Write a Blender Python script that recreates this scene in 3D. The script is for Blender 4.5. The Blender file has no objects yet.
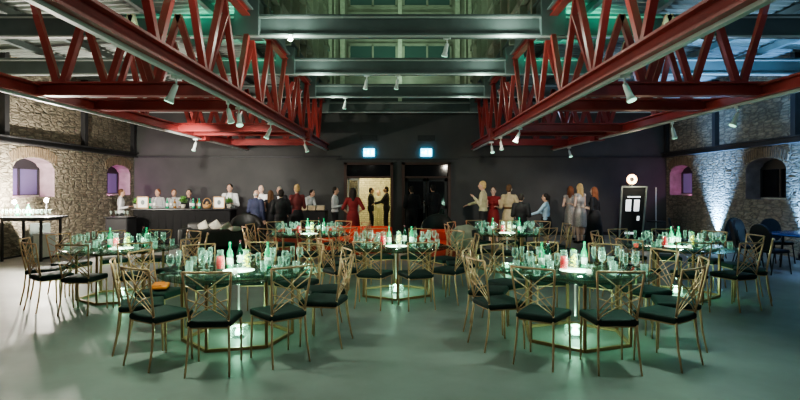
import bpy, bmesh, math, random
from mathutils import Vector, Matrix
random.seed(7)
sc = bpy.context.scene
col = sc.collection
PI = math.pi
F = 530.0            # focal length in pixels of the 800 px wide frame
H = 1.7              # eye height

# ------------------------------------------------------------------ materials
def new_mat(name):
    m = bpy.data.materials.new(name); m.use_nodes = True
    nt = m.node_tree; nt.nodes.clear()
    out = nt.nodes.new('ShaderNodeOutputMaterial')
    return m, nt, out

def mat(name, c, rough=.5, metal=0., em=None, es=0., noise=0., nscale=8., bump=0., spec=.5):
    m, nt, out = new_mat(name)
    b = nt.nodes.new('ShaderNodeBsdfPrincipled')
    nt.links.new(b.outputs[0], out.inputs[0])
    b.inputs['Base Color'].default_value = (*c, 1)
    b.inputs['Roughness'].default_value = rough
    b.inputs['Metallic'].default_value = metal
    b.inputs['Specular IOR Level'].default_value = spec
    if em:
        b.inputs['Emission Color'].default_value = (*em, 1)
        b.inputs['Emission Strength'].default_value = es
    if noise or bump:
        tc = nt.nodes.new('ShaderNodeTexCoord')
        n = nt.nodes.new('ShaderNodeTexNoise'); n.inputs['Scale'].default_value = nscale
        n.inputs['Detail'].default_value = 5
        nt.links.new(tc.outputs['Object'], n.inputs['Vector'])
        if noise:
            r = nt.nodes.new('ShaderNodeValToRGB')
            r.color_ramp.elements[0].position = .3; r.color_ramp.elements[1].position = .7
            r.color_ramp.elements[0].color = (*[x*(1-noise) for x in c], 1)
            r.color_ramp.elements[1].color = (*[min(1, x*(1+noise)) for x in c], 1)
            nt.links.new(n.outputs[0], r.inputs[0]); nt.links.new(r.outputs[0], b.inputs['Base Color'])
        if bump:
            bp = nt.nodes.new('ShaderNodeBump'); bp.inputs['Strength'].default_value = bump
            bp.inputs['Distance'].default_value = .02
            nt.links.new(n.outputs[0], bp.inputs['Height']); nt.links.new(bp.outputs[0], b.inputs['Normal'])
    return m

def glassy(name, tint, fac, rough=.04, body=(.8, .95, .9), edge=1., spec=1.):
    """thin clear glass: mostly see-through, part shiny body that catches the light"""
    m, nt, out = new_mat(name)
    t = nt.nodes.new('ShaderNodeBsdfTransparent'); t.inputs[0].default_value = (*tint, 1)
    b = nt.nodes.new('ShaderNodeBsdfPrincipled')
    b.inputs['Base Color'].default_value = (*body, 1); b.inputs['Roughness'].default_value = rough
    b.inputs['Specular IOR Level'].default_value = spec
    lw = nt.nodes.new('ShaderNodeLayerWeight'); lw.inputs[0].default_value = .16
    mm = nt.nodes.new('ShaderNodeMath'); mm.operation = 'MULTIPLY_ADD'
    mm.inputs[1].default_value = (1-fac)*edge; mm.inputs[2].default_value = fac
    nt.links.new(lw.outputs['Facing'], mm.inputs[0])
    mx = nt.nodes.new('ShaderNodeMixShader')
    nt.links.new(mm.outputs[0], mx.inputs[0]); nt.links.new(t.outputs[0], mx.inputs[1])
    nt.links.new(b.outputs[0], mx.inputs[2]); nt.links.new(mx.outputs[0], out.inputs[0])
    return m

def stone_mat(name, c1, c2, mortar, swap=True, sx=.46, sz=.17, bump=1.0, distort=.09):
    m, nt, out = new_mat(name)
    N = nt.nodes.new; L = nt.links.new
    b = N('ShaderNodeBsdfPrincipled'); L(b.outputs[0], out.inputs[0])
    b.inputs['Roughness'].default_value = .8
    tc = N('ShaderNodeTexCoord'); sp = N('ShaderNodeSeparateXYZ'); cb = N('ShaderNodeCombineXYZ')
    L(tc.outputs['Object'], sp.inputs[0])
    L(sp.outputs[1 if swap else 0], cb.inputs[0]); L(sp.outputs[2], cb.inputs[1])
    n = N('ShaderNodeTexNoise'); n.inputs['Scale'].default_value = 2.6; n.inputs['Detail'].default_value = 3
    L(cb.outputs[0], n.inputs['Vector'])
    vm = N('ShaderNodeVectorMath'); vm.operation = 'SCALE'; vm.inputs['Scale'].default_value = distort*2
    L(n.outputs['Color'], vm.inputs[0])
    ad = N('ShaderNodeVectorMath'); ad.operation = 'ADD'
    L(cb.outputs[0], ad.inputs[0]); L(vm.outputs[0], ad.inputs[1])
    br = N('ShaderNodeTexBrick')
    br.inputs['Scale'].default_value = 1; br.inputs['Brick Width'].default_value = sx
    br.inputs['Row Height'].default_value = sz; br.inputs['Mortar Size'].default_value = .018
    br.inputs['Mortar Smooth'].default_value = .6
    br.inputs['Color1'].default_value = (*c1, 1); br.inputs['Color2'].default_value = (*c2, 1)
    br.inputs['Mortar'].default_value = (*mortar, 1)
    br.offset = .5; br.squash = .7; br.squash_frequency = 3
    L(ad.outputs[0], br.inputs['Vector'])
    n2 = N('ShaderNodeTexNoise'); n2.inputs['Scale'].default_value = 9; n2.inputs['Detail'].default_value = 6
    L(cb.outputs[0], n2.inputs['Vector'])
    mr = N('ShaderNodeMapRange'); mr.inputs[3].default_value = .55; mr.inputs[4].default_value = 1.35
    L(n2.outputs[0], mr.inputs[0])
    mx = N('ShaderNodeMix'); mx.data_type = 'RGBA'; mx.blend_type = 'MULTIPLY'; mx.inputs[0].default_value = 1
    L(br.outputs[0], mx.inputs[6]); L(mr.outputs[0], mx.inputs[7]); L(mx.outputs[2], b.inputs['Base Color'])
    inv = N('ShaderNodeMath'); inv.operation = 'MULTIPLY_ADD'; inv.inputs[1].default_value = -1; 
    L(br.outputs['Fac'], inv.inputs[0]); L(n2.outputs[0], inv.inputs[2])
    bp = N('ShaderNodeBump'); bp.inputs['Strength'].default_value = bump; bp.inputs['Distance'].default_value = .09
    L(inv.outputs[0], bp.inputs['Height']); L(bp.outputs[0], b.inputs['Normal'])
    return m

def rubble_mat(name, c1, c2, mortar, fx=2.3, fz=7.5, bump=1.0):
    """roughly coursed rubble: stretched cells with dark joints"""
    m, nt, out = new_mat(name); N = nt.nodes.new; L = nt.links.new
    b = N('ShaderNodeBsdfPrincipled'); L(b.outputs[0], out.inputs[0]); b.inputs['Roughness'].default_value = .85
    tc = N('ShaderNodeTexCoord'); n0 = N('ShaderNodeTexNoise'); n0.inputs['Scale'].default_value = 3; n0.inputs['Detail'].default_value = 3
    L(tc.outputs['Object'], n0.inputs['Vector'])
    sc_ = N('ShaderNodeVectorMath'); sc_.operation = 'SCALE'; sc_.inputs['Scale'].default_value = .10; L(n0.outputs['Color'], sc_.inputs[0])
    ad = N('ShaderNodeVectorMath'); ad.operation = 'ADD'; L(tc.outputs['Object'], ad.inputs[0]); L(sc_.outputs[0], ad.inputs[1])
    mu = N('ShaderNodeVectorMath'); mu.operation = 'MULTIPLY'; mu.inputs[1].default_value = (0, fx, fz); L(ad.outputs[0], mu.inputs[0])
    v1 = N('ShaderNodeTexVoronoi'); v1.inputs['Scale'].default_value = 1; v1.inputs['Randomness'].default_value = .62; L(mu.outputs[0], v1.inputs['Vector'])
    v2 = N('ShaderNodeTexVoronoi'); v2.feature = 'DISTANCE_TO_EDGE'; v2.inputs['Scale'].default_value = 1; v2.inputs['Randomness'].default_value = .62; L(mu.outputs[0], v2.inputs['Vector'])
    sep = N('ShaderNodeSeparateColor'); L(v1.outputs['Color'], sep.inputs[0])
    mx = N('ShaderNodeMix'); mx.data_type = 'RGBA'; mx.inputs[6].default_value = (*c1, 1); mx.inputs[7].default_value = (*c2, 1); L(sep.outputs[0], mx.inputs[0])
    st = N('ShaderNodeMapRange'); st.inputs[1].default_value = .0; st.inputs[2].default_value = .16; L(v2.outputs['Distance'], st.inputs[0])
    m2 = N('ShaderNodeMix'); m2.data_type = 'RGBA'; m2.inputs[6].default_value = (*mortar, 1); L(st.outputs[0], m2.inputs[0]); L(mx.outputs[2], m2.inputs[7])
    n2 = N('ShaderNodeTexNoise'); n2.inputs['Scale'].default_value = 11; n2.inputs['Detail'].default_value = 7; L(tc.outputs['Object'], n2.inputs['Vector'])
    mr = N('ShaderNodeMapRange'); mr.inputs[3].default_value = .6; mr.inputs[4].default_value = 1.3; L(n2.outputs[0], mr.inputs[0])
    m3 = N('ShaderNodeMix'); m3.data_type = 'RGBA'; m3.blend_type = 'MULTIPLY'; m3.inputs[0].default_value = 1
    L(m2.outputs[2], m3.inputs[6]); L(mr.outputs[0], m3.inputs[7]); L(m3.outputs[2], b.inputs['Base Color'])
    h = N('ShaderNodeMath'); h.operation = 'ADD'; L(st.outputs[0], h.inputs[0]); L(n2.outputs[0], h.inputs[1])
    bp = N('ShaderNodeBump'); bp.inputs['Strength'].default_value = bump; bp.inputs['Distance'].default_value = .10
    L(h.outputs[0], bp.inputs['Height']); L(bp.outputs[0], b.inputs['Normal'])
    return m

M = {}
M['stone'] = rubble_mat('rough_stone', (.40, .35, .265), (.32, .28, .215), (.215, .19, .15), 3.4, 13, .6)
M['arch_brick'] = stone_mat('arch_brick', (.34, .25, .16), (.27, .20, .13), (.16, .13, .10), sx=.12, sz=.4, bump=.5, distort=.02)
M['pale_brick'] = stone_mat('pale_brick', (.75, .68, .45), (.62, .56, .38), (.45, .4, .28), swap=False, sx=.24, sz=.09, bump=.4, distort=.01)
M['reveal'] = mat('plastered_reveal', (.36, .29, .30), .8, noise=.2, nscale=5, bump=.4)
M['wall_dark'] = mat('charcoal_wall', (.094, .095, .093), .75, noise=.12, nscale=1.5)
M['red_steel'] = mat('red_painted_steel', (.34, .045, .04), .42, noise=.15, nscale=3)
M['grey_steel'] = mat('grey_painted_steel', (.15, .185, .18), .5, noise=.15, nscale=2)
M['dark_steel'] = mat('dark_steel', (.045, .045, .048), .5, noise=.1)
M['black_metal'] = mat('black_metal', (.02, .02, .022), .4)
M['track'] = mat('pale_track', (.55, .58, .55), .4)
M['deck'] = mat('corrugated_deck', (.36, .40, .38), .45, metal=.3, noise=.15, nscale=3)
M['clad'] = mat('lantern_cladding', (.28, .28, .22), .7, noise=.2, nscale=2)
M['clad_pale'] = mat('pale_timber', (.55, .56, .44), .6, noise=.15)
M['gold'] = mat('gold_metal', (.72, .43, .27), .38, metal=.5, noise=.08, nscale=20)
M['copper'] = mat('copper_metal', (.42, .22, .12), .4, metal=.5)
M['velvet'] = mat('dark_green_velvet', (.007, .019, .016), .7, noise=.3, nscale=10, bump=.1)
M['glass'] = glassy('clear_glass', (.96, 1, .98), .025, .04, body=(.85, 1, .94), edge=1)
M['jug_glass'] = glassy('jug_glass', (.99, 1, .99), .02, .05, body=(.8, 1, .9), edge=.55)
M['table_glass'] = glassy('green_table_glass', (.58, .70, .64), .07, .06, body=(.02, .04, .035), edge=.5, spec=.5)
M['window_glass'] = glassy('window_glass', (.5, .5, .55), .3, body=(.05, .05, .06))
M['green_glass'] = glassy('green_bottle_glass', (.15, .75, .45), .55, body=(.05, .55, .30))
M['dark_glass'] = glassy('dark_bottle_glass', (.05, .12, .08), .75, body=(.02, .05, .035))
M['amber_glass'] = glassy('amber_bottle_glass', (.6, .35, .1), .6, body=(.35, .17, .04))
M['green_cap'] = mat('green_cap', (.03, .5, .25), .35)
M['dark_cap'] = mat('dark_foil', (.12, .02, .03), .35)
M['paper'] = mat('white_paper', (.8, .8, .74), .6)
M['red_drink'] = mat('red_drink', (.62, .012, .03), .25, em=(.8, .02, .04), es=.22)  # weak emission stands in for light passing through the drink
M['lemon'] = mat('yellow_lemon', (.85, .66, .03), .4, em=(.9, .75, .04), es=.30, noise=.25, nscale=40)  # slight glow imitates light coming up through the slices
M['leaf'] = mat('green_leaf', (.10, .24, .05), .55, noise=.4, nscale=20)
M['glow_disc'] = mat('glowing_disc', (.9, 1, .9), .4, em=(.85, 1, .78), es=2.0)
M['glow_column'] = mat('glowing_column', (.16, .2, .17), .3, em=(.8, 1, .75), es=.25)
M['glow_box'] = mat('glowing_core', (.8, 1, .9), .3, em=(.45, 1, .75), es=7)
M['candle'] = mat('lit_candle', (.9, .9, .75), .4, em=(.9, 1, .75), es=1.6)
M['votive_red'] = mat('red_votive', (.7, .06, .04), .3, em=(1, .15, .1), es=.5)
M['lamp_body'] = mat('white_lamp_body', (.72, .76, .72), .35)
M['lamp_face'] = mat('lamp_face', (.5, .8, .65), .3, em=(.45, 1, .72), es=1.3)
M['bulb'] = mat('bright_bulb', (1, 1, 1), .3, em=(1, .93, .78), es=90)
M['ring_glow'] = mat('ring_lamp_glow', (1, .9, .75), .3, em=(1, .58, .27), es=6)
M['exit'] = mat('exit_glow', (.2, .7, .9), .4, em=(.10, .62, 1.0), es=6)
M['exit_white'] = mat('exit_white', (1, 1, 1), .4, em=(.75, 1, 1), es=9)
M['black'] = mat('black_cloth', (.012, .012, .013), .75, noise=.3, nscale=6)
M['bar_black'] = mat('bar_cloth', (.004, .004, .0045), .7, noise=.3, spec=.25)
M['black_gloss'] = mat('black_gloss', (.012, .012, .014), .3)
M['sofa'] = mat('dark_leather', (.022, .022, .020), .45, noise=.25, nscale=6)
M['cream'] = mat('cream_fabric', (.38, .36, .29), .8, noise=.1)
M['red_sofa'] = mat('red_upholstery', (.40, .05, .03), .6, noise=.15, nscale=6)
M['orange'] = mat('orange_leather', (.85, .22, .03), .5)
M['wood'] = mat('pale_wood', (.42, .25, .11), .5, noise=.25, nscale=12)
M['basket'] = mat('wicker', (.33, .19, .08), .7, noise=.35, nscale=40, bump=.5)
M['white_box'] = mat('white_plastic', (.72, .72, .70), .4)
M['blue_top'] = mat('blue_table_top', (.03, .06, .16), .25)
M['dark_seat'] = mat('dark_upholstery', (.014, .016, .022), .6)
M['pane_violet'] = mat('dusky_pane', (.12, .10, .20), .15, em=(.42, .33, .72), es=.10)
M['pane_dark'] = mat('dark_pane', (.012, .013, .016), .08)
M['pane_green'] = mat('skylight_pane', (.03, .06, .05), .1, em=(.25, .5, .38), es=.05)
M['frame_dark'] = mat('dark_frame', (.03, .03, .034), .5)
M['door_frame'] = mat('brown_frame', (.10, .055, .045), .55)
M['mirror'] = mat('mirror_glass', (.05, .055, .06), .05, metal=.5)
M['screen_white'] = mat('white_screen', (.9, .9, .9), .4, em=(.85, .95, 1), es=.8)
M['skin'] = mat('skin', (.58, .36, .26), .55)
M['skin_pale'] = mat('pale_skin', (.70, .48, .37), .55)
M['eye'] = mat('eye', (.03, .02, .02), .2)
for k, c in dict(white=(.72, .73, .72), pale_blue=(.42, .58, .72), navy=(.02, .025, .06), charcoal=(.02, .02, .022),
                 dress_black=(.012, .012, .014), khaki=(.46, .43, .27), beige=(.52, .42, .27), crimson=(.22, .016, .018),
                 maroon=(.16, .03, .03), grey_apron=(.16, .18, .18), hair_dark=(.02, .014, .010), hair_brown=(.12, .06, .025),
                 hair_auburn=(.22, .075, .03), hair_blonde=(.52, .36, .16), hair_grey=(.32, .30, .27), trouser=(.018, .018, .02),
                 shoe=(.012, .012, .012)).items():
    M[k] = mat(k+'_cloth' if 'hair' not in k else k, c, .75, noise=.12, nscale=14)
M['sequin'] = mat('silver_sequins', (.55, .50, .46), .3, metal=.6, noise=.45, nscale=60, bump=.6)

def floor_material():
    m, nt, out = new_mat('polished_concrete'); N = nt.nodes.new; L = nt.links.new
    b = N('ShaderNodeBsdfPrincipled'); L(b.outputs[0], out.inputs[0])
    tc = N('ShaderNodeTexCoord')
    n = N('ShaderNodeTexNoise'); n.inputs['Scale'].default_value = .55; n.inputs['Detail'].default_value = 8
    n.inputs['Roughness'].default_value = .6
    L(tc.outputs['Object'], n.inputs['Vector'])
    r = N('ShaderNodeValToRGB'); r.color_ramp.elements[0].position = .3; r.color_ramp.elements[1].position = .72
    r.color_ramp.elements[0].color = (.155, .155, .145, 1); r.color_ramp.elements[1].color = (.27, .27, .255, 1)
    L(n.outputs[0], r.inputs[0]); L(r.outputs[0], b.inputs['Base Color'])
    n2 = N('ShaderNodeTexNoise'); n2.inputs['Scale'].default_value = 1.6; n2.inputs['Detail'].default_value = 4
    L(tc.outputs['Object'], n2.inputs['Vector'])
    mr = N('ShaderNodeMapRange'); mr.inputs[3].default_value = .38; mr.inputs[4].default_value = .62
    L(n2.outputs[0], mr.inputs[0]); L(mr.outputs[0], b.inputs['Roughness'])
    b.inputs['Specular IOR Level'].default_value = .4
    return m
M['floor'] = floor_material()

# ------------------------------------------------------------------ mesh builder
class MB:
    def __init__(s): s.v = []; s.f = []
    def add(s, vs, fs):
        o = len(s.v); s.v += [tuple(v) for v in vs]; s.f += [tuple(i+o for i in f) for f in fs]; return s
    def box(s, c, d, rz=0, rx=0, ry=0):
        R = Matrix.Rotation(rz, 3, 'Z') @ Matrix.Rotation(ry, 3, 'Y') @ Matrix.Rotation(rx, 3, 'X')
        vs = [Vector(c)+R @ Vector((x*d[0]/2, y*d[1]/2, z*d[2]/2)) for x in (-1, 1) for y in (-1, 1) for z in (-1, 1)]
        return s.add(vs, [(0, 1, 3, 2), (4, 6, 7, 5), (0, 4, 5, 1), (2, 3, 7, 6), (0, 2, 6, 4), (1, 5, 7, 3)])
    def rbox(s, c, d, r=.02, rz=0, rx=0, seg=3):
        """box with rounded edges"""
        bm = bmesh.new(); bmesh.ops.create_cube(bm, size=1)
        for v in bm.verts: v.co = Vector((v.co.x*d[0], v.co.y*d[1], v.co.z*d[2]))
        bmesh.ops.bevel(bm, geom=bm.edges[:], offset=min(r, min(d)*.49), segments=seg, profile=.5, affect='EDGES')
        R = Matrix.Rotation(rz, 3, 'Z') @ Matrix.Rotation(rx, 3, 'X')
        bm.verts.index_update()
        s.add([Vector(c)+R @ v.co for v in bm.verts], [[v.index for v in f.verts] for f in bm.faces]); bm.free(); return s
    def bar(s, p0, p1, w, h, up=(0, 0, 1)):
        """rectangular bar from p0 to p1"""
        p0, p1 = Vector(p0), Vector(p1); d = (p1-p0).normalized(); u = Vector(up)
        if abs(d.dot(u)) > .98: u = Vector((0, 1, 0))
        a = d.cross(u).normalized(); b = a.cross(d).normalized()
        vs = [p+a*x*w/2+b*y*h/2 for p in (p0, p1) for x, y in ((-1, -1), (1, -1), (1, 1), (-1, 1))]
        return s.add(vs, [(0, 3, 2, 1), (4, 5, 6, 7)]+[(i, (i+1) % 4, 4+(i+1) % 4, 4+i) for i in range(4)])
    def tube(s, pts, r, n=8, cap=True):
        pts = [Vector(p) for p in pts]; rs = r if isinstance(r, (list, tuple)) else [r]*len(pts)
        rings = []; prev = None
        for i, p in enumerate(pts):
            d = (pts[min(i+1, len(pts)-1)]-pts[max(i-1, 0)]).normalized()
            if prev is None:
                u = Vector((0, 0, 1)) if abs(d.z) < .9 else Vector((1, 0, 0))
                a = d.cross(u).normalized()
            else: a = (prev-d*prev.dot(d)).normalized()
            prev = a; b = d.cross(a)
            rings.append([p+(a*math.cos(t)+b*math.sin(t))*rs[i] for t in [2*PI*k/n for k in range(n)]])
        vs = [v for r_ in rings for v in r_]; fs = []
        for i in range(len(pts)-1):
            for k in range(n):
                fs.append((i*n+k, i*n+(k+1) % n, (i+1)*n+(k+1) % n, (i+1)*n+k))
        if cap: fs += [tuple(range(n-1, -1, -1)), tuple((len(pts)-1)*n+k for k in range(n))]
        return s.add(vs, fs)
    def lathe(s, prof, c=(0, 0, 0), n=20, closed=False):
        vs = []; fs = []
        for r, z in prof:
            vs += [(c[0]+r*math.cos(2*PI*k/n), c[1]+r*math.sin(2*PI*k/n), c[2]+z) for k in range(n)]
        m = len(prof)
        for i in range(m-1 if not closed else m):
            j = (i+1) % m
            for k in range(n): fs.append((i*n+k, i*n+(k+1) % n, j*n+(k+1) % n, j*n+k))
        if not closed:
            fs += [tuple(range(n-1, -1, -1)), tuple((m-1)*n+k for k in range(n))]
        return s.add(vs, fs)
    def ell(s, c, r, n=12, m=8, R=None):
        vs = []; fs = []
        for i in range(m+1):
            t = PI*i/m
            for k in range(n):
                p = Vector((r[0]*math.sin(t)*math.cos(2*PI*k/n), r[1]*math.sin(t)*math.sin(2*PI*k/n), r[2]*math.cos(t)))
                if R: p = R @ p
                vs.append(Vector(c)+p)
        for i in range(m):
            for k in range(n): fs.append((i*n+k, (i+1)*n+k, (i+1)*n+(k+1) % n, i*n+(k+1) % n))
        return s.add(vs, fs)
    def capsule(s, p0, p1, r0, r1, n=10):
        s.ell(p0, (r0, r0, r0), n, 6); s.ell(p1, (r1, r1, r1), n, 6)
        return s.tube([p0, p1], [r0*.98, r1*.98], n)
    def build(s, name, m, parent=None, smooth=False, loc=None, bevel=0):
        me = bpy.data.meshes.new(name); me.from_pydata(s.v, [], s.f); me.validate()
        bm = bmesh.new(); bm.from_mesh(me)
        bmesh.ops.remove_doubles(bm, verts=bm.verts, dist=1e-6)
        bmesh.ops.recalc_face_normals(bm, faces=bm.faces); bm.to_mesh(me); bm.free()
        if smooth:
            for p in me.polygons: p.use_smooth = True
        me.materials.append(M[m] if isinstance(m, str) else m)
        o = bpy.data.objects.new(name, me); col.objects.link(o)
        if parent: o.parent = parent
        if loc: o.location = loc
        return o

def tag(o, label, cat, group=None):
    o['label'] = label; o['category'] = cat
    if group: o['group'] = group
    return o
def thing(name, label, cat, loc=(0, 0, 0), rz=0, group=None):
    o = bpy.data.objects.new(name, None); col.objects.link(o); o.empty_display_size = .1
    o.location = loc; o.rotation_euler = (0, 0, rz)
    return tag(o, label, cat, group)
def struct(name, mb, m, parent=None, smooth=False):
    o = mb.build(name, m, parent, smooth)
    o['kind'] = 'structure'
    return o
KIDS = {}
def dup(root, loc, rz, label, group=None):
    r = root.copy(); col.objects.link(r); r.location = loc; r.rotation_euler = (0, 0, rz)
    r['label'] = label
    if group: r['group'] = group
    for ch in list(root.children):
        c = ch.copy(); col.objects.link(c); c.parent = r
        for g in list(ch.children):
            d = g.copy(); col.objects.link(d); d.parent = c
    return r
class Maker:
    """first call moves the prototype itself, later calls copy it"""
    def __init__(s, proto): s.p = proto; s.used = False
    def __call__(s, loc, rz, label):
        if not s.used:
            s.used = True; s.p.location = loc; s.p.rotation_euler = (0, 0, rz); s.p['label'] = label; return s.p
        return dup(s.p, loc, rz, label)
def PX(px, d): return (px-400)/F*d
def PZ(py, d): return H+(188-py)/F*d

# ------------------------------------------------------------------ room shell
WX, BY, FY = 9.65, 19.2, -4.0
ZB, ZT, ZTT = 3.08, 4.36, 4.74
struct('floor', MB().box((0, (BY+5+FY)/2, -.05), (2*WX+1.4, BY+5-FY, .1)), 'floor')

def side_wall(sgn, name, ops):
    mb = MB(); rv = MB(); x = sgn*WX; T = .5; z1 = 5.4; ys = [FY]
    def q(m, *p): m.add(p, [tuple(range(len(p)))])
    prev = FY
    for (ya, yb, zs, zp, rise) in ops:
        q(mb, (x, prev, 0), (x, ya, 0), (x, ya, z1), (x, prev, z1))
        n = 12; arc = []
        for i in range(n+1):
            t = i/n; arc.append((ya+(yb-ya)*t, zp+rise*(1-(2*t-1)**2)**.5 if 0 < t < 1 else zp))
        for i in range(n):
            (a, za), (b, zb) = arc[i], arc[i+1]
            q(mb, (x, a, 0), (x, b, 0), (x, b, zs), (x, a, zs))
            q(mb, (x, a, za), (x, b, zb), (x, b, z1), (x, a, z1))
            q(rv, (x, a, za), (x, b, zb), (x+sgn*T, b, zb), (x+sgn*T, a, za))
        q(rv, (x, ya, zs), (x, yb, zs), (x+sgn*T, yb, zs), (x+sgn*T, ya, zs))
        for yy in (ya, yb): q(rv, (x, yy, zs), (x, yy, zp), (x+sgn*T, yy, zp), (x+sgn*T, yy, zs))
        prev = yb
    q(mb, (x, prev, 0), (x, BY, 0), (x, BY, z1), (x, prev, z1))
    w = struct(name, mb, 'stone')
    r = struct('window_reveal', rv, 'reveal', w)
    return w
LOP = [(13.2, 14.8, 1.46, 2.22, .28), (17.45, 18.95, 1.46, 2.22, .26)]
ROP = [(13.25, 14.8, 1.40, 2.22, .28), (17.5, 18.95, 1.46, 2.22, .26)]
wl = side_wall(-1, 'wall_left', LOP); wr = side_wall(1, 'wall_right', ROP)

wi = 0
for sgn, ops, panes in ((-1, LOP, ('pane_violet', 'pane_violet')), (1, ROP, ('pane_dark', 'pane_violet'))):
    for (ya, yb, zs, zp, rise), pm in zip(ops, panes):
        wi += 1; xo = sgn*(WX+.44); ym = (ya+yb)/2; w = yb-ya
        fr = MB(); hh = zp+.02
        for y in (ya+.03, ym, yb-.03): fr.box((xo, y, (zs+hh)/2), (.06, .07, hh-zs))
        for z in (zs+.03, hh): fr.box((xo, ym, z), (.06, w, .07))
        fr.box((xo+sgn*.01, ym, hh+.15), (.03, w, .30))
        f = struct('window_%d' % wi, fr, 'frame_dark')
        struct('pane', MB().box((xo+sgn*.01, ym, (zs+hh)/2), (.012, w-.06, hh-zs-.04)), pm, f)
        struct('window_sill', MB().box((xo-sgn*.03, ym, zs+.02), (.08, w*.9, .04)), 'clad_pale', f)
        # brick arch over the opening
        ar = MB(); n = 17; hw = w/2+.02
        for i in range(n):
            t = -1+2*(i+.5)/n; y = ym+t*hw*1.04
            zc = zp+rise*max(0, 1-t*t)**.5*1.0
            ar.box((sgn*(WX-.006), y+t*.05, zc+.155), (.03, w/n*.86, .27), rx=-t*.33)
        a = struct('trim_%d' % wi, ar, 'arch_brick')

# back wall with two door openings
bw = MB()
def wq(x0, x1, z0, z1, y=BY): bw.box(((x0+x1)/2, y+.1, (z0+z1)/2), (x1-x0, .2, z1-z0))
D1, D2 = (-2.02, -.25), (.07, 1.83)
ZD = 2.62
wq(-WX, D1[0], 0, 5.2); wq(D1[1], D2[0], 0, ZD); wq(D2[1], WX, 0, 5.2); wq(D1[0], D2[1], ZD, 5.2)
struct('wall_back', bw, 'wall_dark')
struct('trim_5', MB().box((-5.9, BY-.03, 2.83), (7.5, .06, .07)).box((5.9, BY-.03, 2.83), (7.5, .06, .07)).box((-.1, BY-.03, 2.74), (4.4, .06, .05)), 'dark_steel')
struct('baseboard_back', MB().box((-5.9, BY-.01, .06), (7.4, .02, .12)).box((5.8, BY-.01, .06), (7.6, .02, .12)), 'black_metal')
# doors
def door(n, x0, x1, closed):
    fr = MB()
    for x in (x0+.05, x1-.05): fr.box((x, BY+.02, ZD/2), (.10, .26, ZD))
    fr.box(((x0+x1)/2, BY+.02, ZD-.04), (x1-x0, .26, .08)); fr.box(((x0+x1)/2, BY+.02, 2.09), (x1-x0, .22, .07))
    f = struct('door_%d' % n, fr, 'door_frame')
    struct('transom_pane', MB().box(((x0+x1)/2, BY+.08, 2.34), (x1-x0-.2, .02, .46)), 'pane_dark', f)
    if closed:
        xm = (x0+x1)/2
        for a, b in ((x0+.11, xm-.01), (xm+.01, x1-.11)):
            lf = MB(); w = b-a; c = (a+b)/2
            for x in (a+.05, b-.05): lf.box((x, BY+.06, 1.03), (.1, .05, 2.04))
            for z in (.12, 1.0, 2.0): lf.box((c, BY+.06, z), (w, .05, .12 if z != .12 else .24))
            l = struct('door_leaf', lf, 'frame_dark', f)
            struct('door_pane', MB().box((c, BY+.07, 1.0), (w-.14, .012, 1.9)), 'pane_dark', l)
            hx = b-.07 if c < xm else a+.07
            struct('door_handle', MB().tube([(hx, BY-.02, .8), (hx, BY-.02, 1.25)], .015).box((hx, BY+.01, .85), (.02, .08, .02)).box((hx, BY+.01, 1.2), (.02, .08, .02)), 'track', l)
    else:
        lf = MB(); a, b = x0+.11, x0+.55
        for x in (a+.03, b-.03): lf.box((x, BY+.06, 1.03), (.05, .05, 2.04))
        for z in (.06, 2.02): lf.box(((a+b)/2, BY+.06, z), (b-a, .05, .08))
        l = struct('door_leaf', lf, 'track', f)
        struct('door_pane', MB().box(((a+b)/2, BY+.06, 1.03), (b-a-.08, .012, 1.92)), 'window_glass', l)
door(1, *D1, False); door(2, *D2, True)
# lit room beyond the first door
fo = MB(); y2 = BY+4.2
fo.box((-1.2, y2+.05, 1.4), (5.2, .1, 2.8))
struct('wall_foyer', fo, 'pale_brick')
struct('ceiling_foyer', MB().box((-1.2, BY+2.2, 2.85), (5.2, 4.1, .1)), 'clad_pale')
struct('wall_foyer_side', MB().box((-3.85, BY+2.2, 1.4), (.1, 4.1, 2.8)).box((.0, BY+2.2, 1.4), (.08, 4.0, 2.8)), 'clad_pale')

# ------------------------------------------------------------------ roof
dk = MB(); pitch = .22
for sgn in (-1, 1):
    x0, x1, za, zb = sgn*2.66, sgn*(WX+.3), 5.35, 4.95
    vs = []; y = FY
    while y < BY+.4:
        for dy, dz in ((0, 0), (.07, 0), (.11, .06), (.18, .06)):
            vs += [(x0, y+dy, za+dz), (x1, y+dy, zb+dz)]
        y += pitch
    n = len(vs)//2
    dk.add(vs, [(2*i, 2*i+1, 2*i+3, 2*i+2) for i in range(n-1)])
ceil = struct('ceiling', dk, 'deck')
pu = MB()
for sgn in (-1, 1):
    for x, z in ((3.7, 5.2), (4.9, 5.13), (6.1, 5.06), (7.3, 4.99), (8.5, 4.92)):
        pu.box((sgn*x, (FY+BY)/2, z), (.10, BY-FY, .14))
struct('roof_purlin', pu, 'grey_steel', ceil)

# raised lantern along the middle of the roof
lt = MB(); LZ = 9.4
for sgn in (-1, 1):
    lt.box((sgn*2.72, (FY+BY)/2, (5.3+LZ)/2), (.08, BY-FY, LZ-5.3))
lt.box((0, (FY+BY)/2, LZ), (5.6, BY-FY, .1))
lt.box((0, BY+.05, (5.0+LZ)/2), (5.6, .1, LZ-5.0))
struct('ceiling_lantern', lt, 'clad')
ls = MB(); lp = MB()
for sgn in (-1, 1):
    y = 4.0
    while y < BY:
        ls.box((sgn*2.60, y, (5.0+LZ)/2), (.16, .12, LZ-5.0)); y += 1.03
    for z in (5.6, 6.7, 7.8): ls.box((sgn*2.58, (FY+BY)/2, z), (.12, BY-FY, .14))
    lp.box((sgn*2.52, BY-.06, 7.1), (.12, .06, 4.2)).box((sgn*2.08, BY-.06, 7.1), (.16, .06, 4.2))
    lp.box((sgn*2.36, BY-.06, 7.1), (.05, .05, 4.2))
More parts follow.
